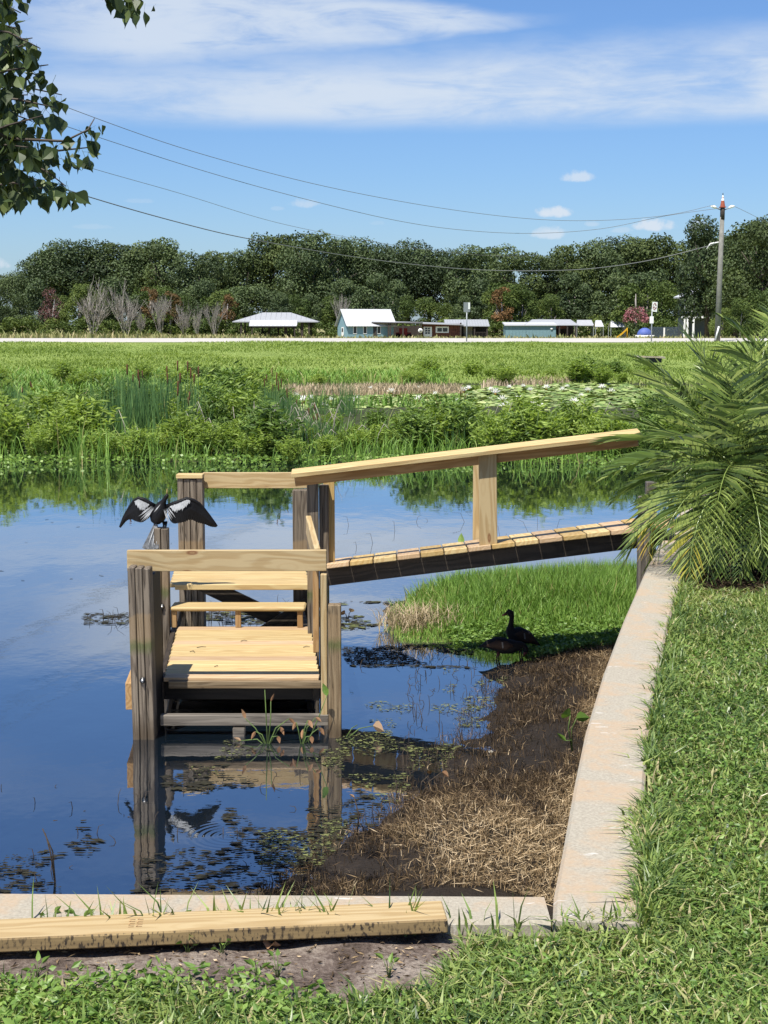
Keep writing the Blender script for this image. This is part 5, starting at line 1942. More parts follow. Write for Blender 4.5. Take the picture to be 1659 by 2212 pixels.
def img_plant(name, pxb, pyb, tips, leafmat, stemmat, label, cat, group=None, z=0.0):
    """tips: (x, y, leaf length, leaf width, lean x, lean z) as seen in the picture"""
    base = P(pxb, pyb, z)
    st = []
    for tx, ty, L, W, lx, lz in tips:
        e = at(tx, ty, base.y + random.uniform(-.06, .06)) - base
        mid = e * .5 + Vector((random.uniform(-.02, .02), 0, .02))
        st.append(([mid, e], L, W, (lx, random.uniform(-.4, .4), lz)))
    return plant(name, base, st, leafmat, stemmat, label, cat, group)


img_plant('dried_water_plant', 578, 1606, [(572, 1490, .0, 0, 0, 0), (585, 1515, .06, .008, .4, 1), (530, 1552, .07, .013, -.3, .9), (552, 1580, .06, .012, -.5, -.8), (605, 1570, .06, .014, .5, -.9), (625, 1552, .06, .012, .6, -.6), (520, 1600, .05, .012, -.6, .3), (600, 1590, .05, .014, .3, -1)],
          M['litter'], M['stem'], 'withered water plant with a tall brown flower spike in front of the dock', 'plant')
img_plant('dried_water_plant', 652, 1606, [(640, 1560, .06, .014, -.4, -.8), (665, 1556, .06, .016, .5, -.7), (690, 1572, .06, .015, .6, -.9), (672, 1590, .05, .015, .2, -1), (655, 1575, .07, .012, -.2, -1), (682, 1550, .05, .012, .8, -.4)],
          M['litter'], M['stem'], 'withered water plant with curled tan leaves below the dock platform', 'plant')
img_plant('arrowhead_plant', 662, 1602, [(706, 1503, .09, .022, -.25, .9)], M['weed'], M['stem'], 'single green leaf on a slanting stem in front of the right dock post', 'plant')
img_plant('withered_lily', 742, 1592, [(806, 1568, .09, .045, .8, -.15), (772, 1566, .0, 0, 0, 0)], M['litter'], M['stem'], 'crumpled tan lily leaf on a bent stalk right of the dock', 'plant')
img_plant('withered_lily', 905, 1720, [(955, 1668, .05, .02, .7, -.3), (930, 1672, .04, .015, -.3, .6)], M['litter'], M['dead_stem'], 'long slanting dead stalk with a withered tip in the shallows', 'plant')
img_plant('arrowhead_plant', 1236, 1612, [(1232, 1545, .075, .04, -.8, .3), (1245, 1552, .08, .038, .9, .2), (1222, 1600, .07, .014, -.5, .5)], M['weed'], M['stem'], 'green leafed weed growing in the mud beside the right hand wall', 'plant', z=.24)
img_plant('arrowhead_plant', 997, 1215, [(996, 1176, .13, .04, .02, 1)], M['weed'], M['stem'], 'upright dark green leaf poking above the ramp planks', 'plant')
img_plant('withered_lily', 752, 1336, [(757, 1322, .06, .03, .3, .5), (745, 1326, .05, .03, -.6, .3)], M['litter'], M['dead_stem'], 'small reddish withered leaves floating beyond the right dock post', 'plant')
img_plant('pond_rush', 120, 1905, [(92, 1790, .0, 0, 0, 0), (98, 1800, .0, 0, 0, 0)], M['litter'], M['dead_stem'], 'thin dark rush bent over the water at the lower left', 'plant')
img_plant('pond_rush', 770, 1810, [(765, 1722, .03, .008, -.6, .4)], M['litter'], M['dead_stem'], 'single dark stalk leaning in the water near the straw heap', 'plant')
# a white pebble and a pale dead leaf on the mud
mb = MB()
mb.loft([((-.03, 0, 0), .004, .003), ((-.018, 0, .004), .022, .016), ((.005, 0, .006), .028, .02), ((.026, 0, .003), .016, .012), ((.033, 0, 0), .003, .003)], (0, 1, 0), 8)
o = mb.build('white_stone', M['cream'], None, P(1060, 1595, .10) + Vector((0, 0, .0)))
o.location.z = float(shore_at(np.array(o.location.x), np.array(o.location.y))) + .015
o.scale = (.55, .55, .55)
tag(o, 'small round white stone lying on the dark mud', 'stone')

# ------------------------------------------------------------------ the lawn
def in_dirt(X, Y):
    return sdist(X, Y, DIRT) + .035 * fnoise(X * 10, Y * 10, 61) > 0.0


MULCH = [P(1425, 1268, ZL), P(1480, 1243, ZL), P(1560, 1235, ZL), P(1720, 1235, ZL), P(1760, 1262, ZL), P(1640, 1285, ZL), P(1520, 1275, ZL)]
MULCH = [(p.x, p.y) for p in MULCH]
def lawn_pts(n, xlo, xhi, ylo, yhi, edge=-.02):
    X, Y = rng.uniform(xlo, xhi, n), rng.uniform(ylo, yhi, n)
    k = (sdist(X, Y, LAWN) + .045 * fnoise(X * 6, Y * 6, 62) > edge) & (~in_dirt(X, Y)) & (np.abs(X) < .27 * Y + .45) & (sdist(X, Y, MULCH) < 0)
    k &= ~((X < .5) & (Y > 4.12))
    return X[k], Y[k]


parts, wparts = [], []
for (xa, xb, ya, yb, dens, hs) in [(-1.7, 1.8, 3.2, 4.3, 12500, 1.1), (.6, 2.4, 4.3, 6.5, 12500, 1.1), (.9, 3.3, 6.5, 9.5, 9500, 1.15), (1.3, 4.4, 9.5, 14.5, 6000, 1.15)]:
    X, Y = lawn_pts(int(dens * (xb - xa) * (yb - ya)), xa, xb, ya, yb)
    Z = lawn_z(X, Y)
    n_ = len(X)
    pat = fnoise(X * 2.2, Y * 2.2, 63)
    thin = rng.random(n_) < np.clip(.85 + .5 * pat, .35, 1)
    X, Y, Z, pat = X[thin], Y[thin], Z[thin], pat[thin]
    n_ = len(X)
    near_edge = np.clip(1 - np.abs(sdist(X, Y, LAWN)) / .12, 0, 1) * (Y > 4.2)
    h = (.042 + .018 * pat + rng.normal(0, .012, n_)).clip(.015, .12) * hs * (1 + .7 * near_edge)
    v, f = blades(np.stack([X, Y, Z - .004], 1), h * 1.25, rng.uniform(.004, .0115, n_), rng.uniform(.25, 1.3, n_), .7)
    t_ = np.clip(.45 + .2 * fnoise(X * 2.5, Y * 2.5, 64) + rng.normal(0, .24, n_), 0, 1)
    dead = rng.random(n_) < .07
    t_[dead] = rng.uniform(.9, 1.0, dead.sum())
    parts.append((v, f, t_))
    # small round leaves woven through the turf
    m_ = int(n_ * .30)
    i = rng.integers(0, n_, m_)
    keep = fnoise(X[i] * 1.6, Y[i] * 1.6, 65) > -.15
    i = i[keep]
    d = rand_dirs(len(i), -.1, .55)
    v, f = leaves(np.stack([X[i], Y[i], Z[i] + rng.uniform(.008, .045, len(i))], 1), d, side_of(d), rng.uniform(.012, .026, len(i)) * hs, rng.uniform(.004, .008, len(i)) * hs, .25)
    wparts.append((v, f, np.clip(rng.normal(.5, .25, len(i)), 0, 1)))
stuff('lawn_grass', parts, M['grass'], 'coarse green lawn grass along the seawall')
# broad leaved ground cover in the very foreground
X, Y = img_scatter(3400, [(-60, 2115), (110, 2098), (330, 2100), (520, 2110), (640, 2130), (760, 2125), (900, 2120), (1000, 2060), (1100, 2040), (1400, 2100), (1700, 2150), (1700, 2290), (-60, 2290)], ZL)
k_ = (fnoise(X * 4, Y * 4, 66) > -.25) & ~in_dirt(X, Y)
X, Y = X[k_], Y[k_]
n_ = len(X)
d = rand_dirs(n_, -.15, .6)
v, f = leaves(np.stack([X, Y, lawn_z(X, Y) + rng.uniform(.012, .06, n_)], 1), d, side_of(d), rng.uniform(.010, .024, n_), rng.uniform(.0035, .0075, n_), .3)
wparts.append((v, f, np.clip(rng.normal(.55, .25, n_), 0, 1)))
stuff('ground_cover', wparts, M['weed'], 'small leaved weeds woven through the lawn')
# leafier patch at the lower left
X, Y = img_scatter(1500, [(-60, 2160), (120, 2120), (330, 2110), (560, 2125), (720, 2160), (700, 2290), (-60, 2290)], ZL)
k_ = (fnoise(X * 6, Y * 6, 68) > -.15)
X, Y = X[k_], Y[k_]
n_ = len(X)
d = rand_dirs(n_, -.1, .6)
v, f = leaves(np.stack([X, Y, lawn_z(X, Y) + rng.uniform(.015, .06, n_)], 1), d, side_of(d), rng.uniform(.016, .036, n_), rng.uniform(.005, .010, n_), .3)
stuff('leafy_weeds', [(v, f, np.clip(rng.normal(.6, .25, n_), 0, 1))], M['weed'], 'leafy weed patch at the lower left below the dirt')
# longer blades leaning over the outer edge of the wall
n_ = 2600
k = rng.random(n_) ** 1.3 * (len(W_OUT) - 6.01)
i = k.astype(int)
fr = (k - i)[:, None]
wo = np.array(W_OUT)
q = wo[i] * (1 - fr) + wo[i + 1] * fr
q[:, 0] += np.abs(rng.normal(0.0, .05, n_)) - .005
clump = fnoise(q[:, 0] * 0, q[:, 1] * 9, 69) > -.2
q = q[clump]
n_ = len(q)
v, f = blades(np.stack([q[:, 0], q[:, 1], np.full(n_, ZL - .005)], 1), rng.uniform(.05, .14, n_), rng.uniform(.005, .009, n_), rng.uniform(.3, 1.2, n_), .6)
stuff('edge_grass', [(v, f, np.clip(rng.normal(.32, .2, n_), 0, 1))], M['grass'], 'longer grass blades leaning over the outer edge of the wall')
# blades growing between the lumber and the wall, and over the wall's edge
n_ = 130
cx = np.where(rng.random(n_) < .75, rng.choice([190, 240, 300, 340, 370, 480, 545, 575, 590, 640, 720, 880, 990], n_) + rng.normal(0, 24, n_), rng.uniform(-20, 1200, n_))
X = (cx - 829.5) / F_PX * 4.22
v, f = blades(np.stack([X, rng.uniform(4.165, 4.205, n_), np.full(n_, 1.03)], 1), rng.uniform(.08, .18, n_), .008, rng.uniform(.15, .7, n_), .5)
stuff('wall_grass', [(v, f, np.clip(rng.normal(.4, .2, n_), 0, .95))], M['grass'], 'broad grass blades growing in the gap between lumber and wall')

# litter on the dirt
n_ = 900
X, Y = rng.uniform(-1.3, .3, n_), rng.uniform(3.7, 4.12, n_)
k_ = in_dirt(X, Y)
X, Y = X[k_], Y[k_]
n_ = len(X)
d = rand_dirs(n_, -.1, .25)
v, f = leaves(np.stack([X, Y, dirt_z(X, Y) + .006], 1), d, side_of(d), rng.uniform(.006, .03, n_), rng.uniform(.001, .004, n_), .3)
t_ = rng.random(n_)
stuff('dirt_litter', [(v, f, t_)], M['straw'], 'bits of straw and twig scattered on the sandy dirt')
for i, (px, py, s, lab) in enumerate([(205, 2030, .05, 'large tan dead leaf on the dirt under the left part of the lumber'), (355, 2030, .03, 'orange brown dead leaf beside the lumber, right of the large tan one'), (400, 2042, .032, 'smaller reddish dead leaf on the dirt'), (585, 2046, .026, 'pale brown dead leaf on the dirt below the middle of the lumber'),
                                   (135, 2045, .032, 'curled brown dead leaf at the left edge of the dirt'), (95, 1990, .03, 'brown dead leaf leaning on the face of the lumber')]):
    p = P(px, py, ZL + .01)
    dz = float(dirt_z(np.array(p.x), np.array(p.y))) + .012
    vs, fs = [], []
    for k in range(9):
        a = k / 9 * 6.283
        rr = s * (1 + .35 * math.sin(3 * a + i)) * (.7 + .3 * random.random())
        vs.append((rr * math.cos(a), rr * .6 * math.sin(a), .012 * math.sin(2 * a + i) + .25 * s * abs(math.cos(a))))
    vs.append((0, 0, 0))
    fs = [(k, (k + 1) % 9, 9) for k in range(9)]
    me = bpy.data.meshes.new('dead_leaf')
    me.from_pydata(vs, [], fs)
    me.materials.append(M['litter'])
    a_ = me.attributes.new('tint', 'FLOAT', 'POINT')
    a_.data.foreach_set('value', [(.3 + .12 * i) % 1.0] * 10)
    o = link('dead_leaf', me, None, (p.x, p.y, dz), (0, 0, i))
    tag(o, lab, 'leaf')

SR = .0014
W_ = [(108, 2006, 4, .030, 'small leafy weed sprouting in front of the left end of the lumber'), (172, 2010, 3, .036, 'grassy sprout with pointed leaves in front of the lumber knot'), (80, 2105, 3, .03, 'single heart leaved seedling at the lower left of the dirt'),
      (392, 2022, 4, .036, 'broad bladed weed leaning against the middle of the lumber'), (405, 2060, 3, .03, 'leafy seedling standing on the dirt below the lumber'), (500, 2020, 4, .032, 'wide bladed weed clump on the dirt, right of the leaning one'), (555, 2108, 5, .028, 'upright seedling at the lower edge of the dirt'),
      (600, 2112, 5, .028, 'leafy seedling right of the upright one at the edge of the dirt'), (690, 2035, 3, .022, 'dry little tuft on the dirt near the right end of the lumber'), (480, 2062, 3, .024, 'tiny weed on open dirt below the lumber'),
      (840, 2118, 3, .03, 'pale green shoot at the right side of the dirt')]
for px, py, nl, L, lab in W_:
    st = []
    for k in range(nl + 2):
        a = k * 2.4 + px
        h = random.uniform(.012, .055)
        st.append(([Vector((math.cos(a) * .006, math.sin(a) * .006, h * .5)), Vector((math.cos(a) * .016, math.sin(a) * .016, h))], L * random.uniform(.6, 1.05), L * .24, (math.cos(a), math.sin(a), random.uniform(.1, .9))))
    b_ = P(px, py, ZL)
    b_.z = float(dirt_z(np.array(b_.x), np.array(b_.y)))
    w = plant('weed', b_, st, M['weed'], M['stem'], lab, 'weed', 'weeds sprouting on the dirt')
# mulch under the palm
n_ = 2600
lo_, hi_ = np.array(MULCH).min(0), np.array(MULCH).max(0)
X, Y = rng.uniform(lo_[0], hi_[0], n_), rng.uniform(lo_[1], hi_[1], n_)
k_ = sdist(X, Y, MULCH) + .06 * fnoise(X * 5, Y * 5, 67) > -.04
X, Y = X[k_], Y[k_]
d = rand_dirs(len(X), -.1, .3)
v, f = leaves(np.stack([X, Y, lawn_z(X, Y) + rng.uniform(.0, .04, len(X))], 1), d, side_of(d), rng.uniform(.03, .12, len(X)), .006, .2)
stuff('mulch', [(v, f, rng.uniform(0, .38, len(X)))], M['straw'], 'dark mulch spread round the foot of the palm')

# ------------------------------------------------------------------ palm
palm = empty('palm', (2.45, 10.5, ZL), 'bushy feather palm with arching fronds growing beside the wall at the right', 'palm')


def frond_mesh(L, az, e0, droop, old):
    NS = 24
    p = Vector((0, 0, 0))
    pts, tans = [], []
    for i in range(NS + 1):
        s = i / NS
        e = e0 - droop * s ** 1.35
        t_ = Vector((math.cos(az) * math.cos(e), math.sin(az) * math.cos(e), math.sin(e)))
        pts.append(p.copy())
        tans.append(t_)
        p += t_ * L / NS
    mb = MB()
    ks = list(range(0, NS + 1, 4))
    mb.tube([pts[k] for k in ks], [.007 * (1 - .85 * k / NS) + .0008 for k in ks], 4, cap=False)
    sd0 = Vector((-math.sin(az), math.cos(az), 0))
    tint = [.55] * len(mb.v)
    for i in range(3, NS + 1):
        s = i / NS
        ll = .34 * L * math.sin(math.pi * (.16 + .78 * s)) ** .7 * random.uniform(.88, 1.1)
        ang = R(68 - 36 * s) + random.uniform(-.08, .08)
        up = sd0.cross(tans[i]) * -1
        if up.z < 0:
            up = -up
        for sg in (-1, 1):
            c = pts[i] + tans[i] * random.uniform(-.008, .008)
            d = (tans[i] * math.cos(ang) + sd0 * sg * math.sin(ang) + up * random.uniform(.05, .25)).normalized()
            w = tans[i].cross(d).cross(d).normalized()
            wd = .0034
            tip = c + d * ll + Vector((0, 0, -ll * .16 * random.uniform(.4, 1.4)))
            mid = c + d * ll * .5
            b0 = len(mb.v)
            w2 = (tans[i] - d * tans[i].dot(d)).normalized()
            mb.v += [tuple(c), tuple(mid + w2 * wd), tuple(tip), tuple(mid - w2 * wd)]
            mb.f += [[b0, b0 + 1, b0 + 2], [b0, b0 + 2, b0 + 3]]
            mb.m += [0, 0]
            mb.sm += [False, False]
            tt = min(.82, max(0, random.gauss(.42, .24)))
            if old:
                tt = min(1, .45 + .6 * old * s + random.uniform(-.1, .1))
            tint += [tt] * 4
    me = mb.mesh('frond', M['palm'])
    a_ = me.attributes.new('tint', 'FLOAT', 'POINT')
    a_.data.foreach_set('value', tint)
    return me


rp = random.Random(17)
HEARTS = [(Vector((2.42, 10.5, 1.74)), 50, (.74, 1.02), R(-40), R(86)), (Vector((2.98, 10.75, 1.98)), 31, (.75, 1.1), R(-20), R(86)), (Vector((2.72, 10.3, 1.52)), 9, (.5, .8), R(-35), R(50))]
for hi, (hc, n_, (l0, l1), ea, eb) in enumerate(HEARTS):
    for k in range(n_):
        s = (k + .5) / n_
        az = k * 2.39996 + hi
        e0 = eb + (ea - eb) * s ** 1.0
        L = l0 + (l1 - l0) * math.sin(math.pi * (.25 + .6 * s)) + rp.uniform(-.08, .08)
        dr = R(22 + 62 * s) + rp.uniform(-.15, .15)
        link('frond', frond_mesh(L, az, e0, dr, 0), palm, hc - palm.location + Vector((rp.uniform(-.03, .03), rp.uniform(-.03, .03), rp.uniform(-.06, .06))))
# yellowing fronds hanging over the wall
for (az, e0, dr, L, old) in [(R(200), R(2), R(95), .95, .9), (R(232), R(-6), R(88), 1.0, .85), (R(247), R(-12), R(75), .80, .45), (R(290), R(-10), R(70), .8, .3), (R(215), R(-30), R(60), .85, .5), (R(262), R(-20), R(72), .75, .2)]:
    fo = link('frond', frond_mesh(L, az, e0, dr, old), palm, HEARTS[0][0] - palm.location)
    if old > .8:
        fo['label'] = 'yellowing frond hanging over the wall'
M['palm_trunk'] = plain('palm_trunk', (0.045, 0.034, 0.025), .95, .3, 30, bump=1.0)
for (b_, h_) in ((Vector((2.47, 10.5, ZL - .05)), HEARTS[0][0]), (Vector((2.98, 10.75, ZL - .05)), HEARTS[1][0]), (Vector((2.70, 10.35, ZL - .05)), HEARTS[2][0])):
    mb = MB()
    a, e = b_ - palm.location, h_ - palm.location
    mb.tube([a, a.lerp(e, .3), a.lerp(e, .7), e], [.10, .085, .085, .05], 12)
    for k in range(70):
        s = rp.uniform(.05, 1.0)
        q = a.lerp(e, s)
        an = rp.uniform(0, 6.283)
        o_ = Vector((math.cos(an), math.sin(an), 0))
        mb.tube([q + o_ * .07, q + o_ * .115 + Vector((0, 0, .045))], [.016, .006], 4)
    mb.build('trunk', M['palm_trunk'], palm)
for k in range(5):
    b_ = Vector((2.35 + .12 * k, 10.15 + .05 * (k % 2), ZL))
    tp = [(1500, 1160), (1585, 1100), (1600, 1180), (1570, 1190), (1640, 1150)][k]
    e = at(tp[0], tp[1], b_.y + .05)
mb = MB()
for k, (x0, y0, x1, y1) in enumerate([(1545, 1262, 1470, 1110), (1560, 1265, 1590, 1120), (1600, 1262, 1618, 1130), (1580, 1270, 1560, 1170)]):
    a = P(x0, y0, ZL)
    e = at(x1, y1, a.y + .1)
    mb.tube([a, a.lerp(e, .5) + Vector((.02, 0, .02)), e], [.003, .0025, .0012], 4)
tag(mb.build('tall_weed_stems', M['reed']), 'thin pale grass stems rising in front of the palm', kind='stuff')

# ------------------------------------------------------------------ overhanging tree, top left
ot = empty('overhanging_tree', (-3.0, 3.0, 1.05), 'tree with drooping pointed leaves reaching into the top left corner', 'tree')
TO = ot.location
mb = MB()
mb.tube([Vector((0, 0, -.3)), Vector((.1, .1, 1.2)), Vector((.05, .3, 2.4)), Vector((.3, .9, 3.6)), Vector((.2, 1.4, 5.2))], [.2, .17, .15, .12, .05], 10)
mb.build('trunk', M['bark'], ot)
TW = [[(-80, 10), (0, 5), (45, 28)], [(-80, 40), (-20, 45), (36, 62)], [(-60, 60), (20, 70), (86, 104)], [(-80, 95), (-10, 95), (70, 82)], [(-80, 125), (10, 130), (84, 165)], [(-70, 170), (30, 150), (104, 140)],
      [(-80, 195), (40, 185), (134, 205)], [(-80, 240), (0, 235), (70, 262)], [(-60, 205), (40, 215), (118, 232)], [(-80, 285), (20, 280), (104, 300)], [(20, 300), (140, 305), (190, 280), (204, 256)], [(60, 330), (130, 325), (196, 318)],
      [(-60, 330), (40, 330), (120, 350)], [(-80, 352), (50, 345), (104, 372), (142, 402)], [(-60, 385), (60, 385), (158, 422)], [(-80, 410), (30, 395), (112, 410)], [(-60, 300), (20, 270), (92, 250)], [(-80, 435), (-20, 430), (16, 440)],
      [(-60, 150), (20, 110), (60, 92)], [(-60, 20), (0, -10), (40, -20)],
      [(-70, 225), (10, 205), (60, 205)], [(-70, 320), (0, 312), (60, 318)], [(-70, 375), (0, 362), (70, 372)], [(-60, 260), (10, 250), (50, 282)],
      [(215, -80), (240, -30), (262, 2)], [(260, -80), (280, -30), (308, 4)], [(240, -70), (262, -30), (288, 2)]]


def tallow_leaf(k):
    rr = random.Random(70 + k)
    half = [(0.0, .0), (.16, .20), (.30, .38), (.42, .42), (.56, .36), (.72, .20), (.86, .07), (1.06, .0)]
    vs, fs = [], []
    fold, curl = rr.uniform(.15, .6), rr.uniform(-.15, .3)
    for s, w in half:
        c = Vector((0, curl * s * s, -s))
        vs += [c + Vector((-w, fold * w, 0)), c, c + Vector((w, fold * w, 0))]
    for i in range(len(half) - 1):
        fs += [(i * 3, i * 3 + 1, i * 3 + 4, i * 3 + 3), (i * 3 + 1, i * 3 + 2, i * 3 + 5, i * 3 + 4)]
    b = len(vs)
    vs += [(-.012, 0, 0), (.012, 0, 0), (.1, .05, .5), (.075, .05, .5)]
    fs.append((b, b + 1, b + 2, b + 3))
    me = bpy.data.meshes.new('leaf')
    me.from_pydata(vs, [], fs)
    me.materials.append(M['tallow'])
    a_ = me.attributes.new('tint', 'FLOAT', 'POINT')
    a_.data.foreach_set('value', [rr.uniform(.2, .9)] * len(vs))
    return me


TL = [tallow_leaf(k) for k in range(8)]
rl = random.Random(33)
spots = []
for i, tw in enumerate(TW):
    Dt = 5.9 + .35 * math.sin(i * 2.3)
    pts = [at(x, y, Dt + .1 * math.sin(j + i)) for j, (x, y) in enumerate(tw)]
    MB().tube([p - TO for p in pts], [.006, .004, .002] if len(pts) == 3 else [.006, .0045, .003, .0018], 5).build('twig', M['bark'], ot)
    if i < 24 and i % 2 == 0:
        MB().tube([Vector((.25, .9, 3.2)), (pts[0] - TO) * .55 + Vector((.05, .4, 1.4)), pts[0] - TO], [.022, .011, .006], 6).build('branch', M['bark'], ot)
    elif i == 24:
        MB().tube([Vector((.25, 1.2, 4.2)), Vector((1.2, 2.4, 4.3)), pts[0] - TO], [.03, .02, .010], 6).build('branch', M['bark'], ot)
    for a, b_, (ax, ay), (bx_, by_) in zip(pts[:-1], pts[1:], tw[:-1], tw[1:]):
        n_ = max(2, int((b_ - a).length / .0135))
        for k in range(n_):
            s = (k + rl.random()) / n_
            spots.append((a.lerp(b_, s), ax + (bx_ - ax) * s))
    spots.append((pts[-1], tw[-1][0]))
spots.sort(key=lambda q: -q[1] + rl.uniform(-8, 8))
vis = spots[:300]
for p, sx in vis:
    s = rl.choice([.035, .045, .055, .062, .068]) * rl.uniform(.8, 1.12)
    off = Vector((rl.gauss(0, .02), rl.gauss(0, .03), -.5 * s))
    o = link('leaf', TL[rl.randrange(8)], ot, p + off - TO, (rl.gauss(0, .45), rl.gauss(0, .5), rl.uniform(0, 6.283)))
    o.scale = (s, s, s)
# the rest of the crown, outside the picture
rest = [p for p, _ in spots[300:]] + [Vector((rl.gauss(-2.5, .5), rl.gauss(5.0, .8), rl.uniform(3.4, 6.2))) for _ in range(900)]
rest = [p for p in rest if p.x < -.255 * p.y - .05 or p in [q[0] for q in spots[300:]]]
for _ in range(170):
    yy = rl.uniform(5.5, 6.4)
    rest.append(at(rl.uniform(-60, 50) * (rl.random() ** .6), rl.uniform(-20, 430), yy))
vs, fs, ts = [], [], []
for p in rest:
    me = TL[rl.randrange(8)]
    s = rl.uniform(.04, .07)
    m4 = Matrix.Translation(p - TO) @ Matrix.Rotation(rl.uniform(0, 6.28), 4, 'Z') @ Matrix.Rotation(rl.gauss(0, .5), 4, 'X') @ Matrix.Scale(s, 4)
    b_ = len(vs)
    vs += [tuple(m4 @ v_.co) for v_ in me.vertices]
    fs += [[b_ + i for i in q.vertices] for q in me.polygons]
    ts += [rl.random()] * len(me.vertices)
me = bpy.data.meshes.new('foliage')
me.from_pydata(vs, [], fs)
me.materials.append(M['tallow'])
me.attributes.new('tint', 'FLOAT', 'POINT').data.foreach_set('value', ts)
tag(link('foliage', me, ot), kind='stuff')

# ------------------------------------------------------------------ the anhinga drying its wings
def lerp_line(pts, t):
    n = len(pts) - 1
    k = min(int(t * n), n - 1)
    s = t * n - k
    p0, p1, p2, p3 = [Vector(pts[max(0, min(n, k + j))]) for j in (-1, 0, 1, 2)]
    return 0.5 * ((2 * p1) + (p2 - p0) * s + (2 * p0 - 5 * p1 + 4 * p2 - p3) * s * s + (3 * p1 - p0 - 3 * p2 + p3) * s ** 3)


M['feather'] = plain('black_feathers', (0.006, 0.006, 0.007), .6, .2, 60, spec=.2)
M['silver'] = plain('silver_feathers', (0.40, 0.41, 0.41), .6, .15, 80)
M['tail_grey'] = plain('tail_feathers', (0.12, 0.125, 0.13), .6, .3, 40)
M['bill'] = plain('yellow_bill', (0.40, 0.30, 0.12), .5)
K = .000538


def a_(cx, cy, y=0.0):
    return Vector(((cx - 815) * K, y, (612 - cy) * K))


mb = MB()
mb.loft([(a_(692, 556, .02), .028, .02), (a_(702, 515, .01), .055, .045), (a_(712, 450, .012), .068, .06), (a_(722, 380, .015), .070, .062), (a_(738, 310, .012), .058, .05), (a_(768, 250, .004), .036, .034),
         (a_(800, 212, -.004), .024, .023), (a_(826, 178, -.008), .019, .02), (a_(843, 150, -.012), .0195, .021), (a_(852, 128, -.014), .016, .017), (a_(856, 108, -.014), .007, .008)], (1, 0, 0), 14)
mb.loft([(a_(855, 112, -.014), .0065, .007), (a_(857, 70, -.016), .004, .004), (a_(858, 28, -.018), .001, .001)], (1, 0, 0), 6, 3)
ra = random.Random(4)


def wing(lead, trail, ydep, nf, w0, w1, sgn):
    ld = [a_(x, y, d) for (x, y), d in zip(lead, ydep)]
    tr = [a_(x, y, d + .008) for (x, y), d in zip(trail, ydep)]
    for i in range(nf):
        t0, t1 = i / nf, (i + 1) / nf
        l0, l1 = lerp_line(ld, t0), lerp_line(ld, t1)
        r0, r1 = lerp_line(tr, t0), lerp_line(tr, t1)
        tip = (r0 + r1) / 2 + ((r0 + r1) / 2 - (l0 + l1) / 2) * .045
        y = .0012 * (i % 3)
        m0, m1 = l0.lerp(r0, .5), l1.lerp(r1, .5)
        fr = [l0, m0, r0 + Vector((0, y, 0)), tip, r1, m1, l1]
        bend = Vector((0, -.012, 0))
        fr[1] = fr[1] + bend
        fr[5] = fr[5] + bend
        bk = [q + Vector((0, .012, 0)) for q in fr]
        bk[3] = fr[3]
        for q, rev in ((fr, False), (bk, True)):
            ff = [(0, 1, 5, 6), (1, 2, 3), (1, 3, 5), (5, 3, 4)]
            mb.add(q, [g[::-1] for g in ff] if rev else ff, 0)
    # bulk along the leading arm
    arm = [lerp_line(ld, t / 8 * .95) + Vector((0, .006, -.006)) for t in range(9)]
    mb.tube(arm, [.022, .020, .018, .016, .014, .012, .009, .006, .003], 6)
    # silver coverts: a rank of short pale plumes over the inner wing
    for i in range(34):
        t = w0 + (w1 - w0) * (i + .5) / 34
        l, r = lerp_line(ld, t), lerp_line(tr, t)
        mid = 1 - abs((t - (w0 + w1) / 2) / ((w1 - w0) / 2)) ** 2.5
        s0, s1 = .07 + ra.uniform(0, .05), .10 + .36 * mid + ra.uniform(-.06, .08)
        p, q = l.lerp(r, s0) + Vector((0, -.016, 0)), l.lerp(r, s1) + Vector((0, -.020, 0))
        sd = (lerp_line(ld, min(1, t + .02)) - lerp_line(ld, max(0, t - .02))).normalized() * .0058
        mb.add([p - sd, p + sd, q.lerp(p, .3) + sd * .9, q, q.lerp(p, .3) - sd * .9], [(0, 1, 2, 3, 4)], 1)


wing([(655, 285), (560, 215), (450, 158), (360, 208), (270, 330), (185, 460), (113, 612)], [(575, 470), (495, 520), (440, 522), (370, 506), (310, 490), (235, 520), (135, 634)], [0, -.02, -.03, -.02, 0, .02, .05], 22, .10, .46, -1)
wing([(850, 292), (960, 245), (1080, 198), (1165, 165), (1260, 200), (1350, 265), (1430, 370), (1520, 490), (1587, 600)], [(890, 510), (940, 542), (1000, 540), (1100, 520), (1200, 487), (1300, 535), (1400, 567), (1490, 610), (1565, 624)], [0, -.02, -.03, -.03, -.02, 0, .015, .03, .05], 26, .06, .44, 1)


def plume(p, q, w, mi=1):
    sd = (q - p).cross(Vector((0, 1, 0))).normalized() * w
    m_ = p.lerp(q, .55) + Vector((0, -.006, 0))
    mb.add([p, m_ - sd, q, m_ + sd], [(0, 1, 2, 3)], mi)


for (x0, y0, x1, y1) in [(650, 290, 430, 440), (655, 298, 455, 480), (660, 300, 465, 522), (665, 310, 500, 510), (668, 318, 520, 470), (640, 280, 480, 390), (668, 300, 540, 500),
                         (815, 330, 880, 555), (825, 325, 905, 545), (840, 320, 930, 500), (855, 315, 945, 470), (870, 305, 965, 430), (812, 340, 870, 500), (880, 300, 985, 460), (770, 250, 668, 375)]:
    plume(a_(x0, y0, -.045 if x0 > 700 else -.04), a_(x1, y1, -.045 if x0 != 770 else -.062), .0042)
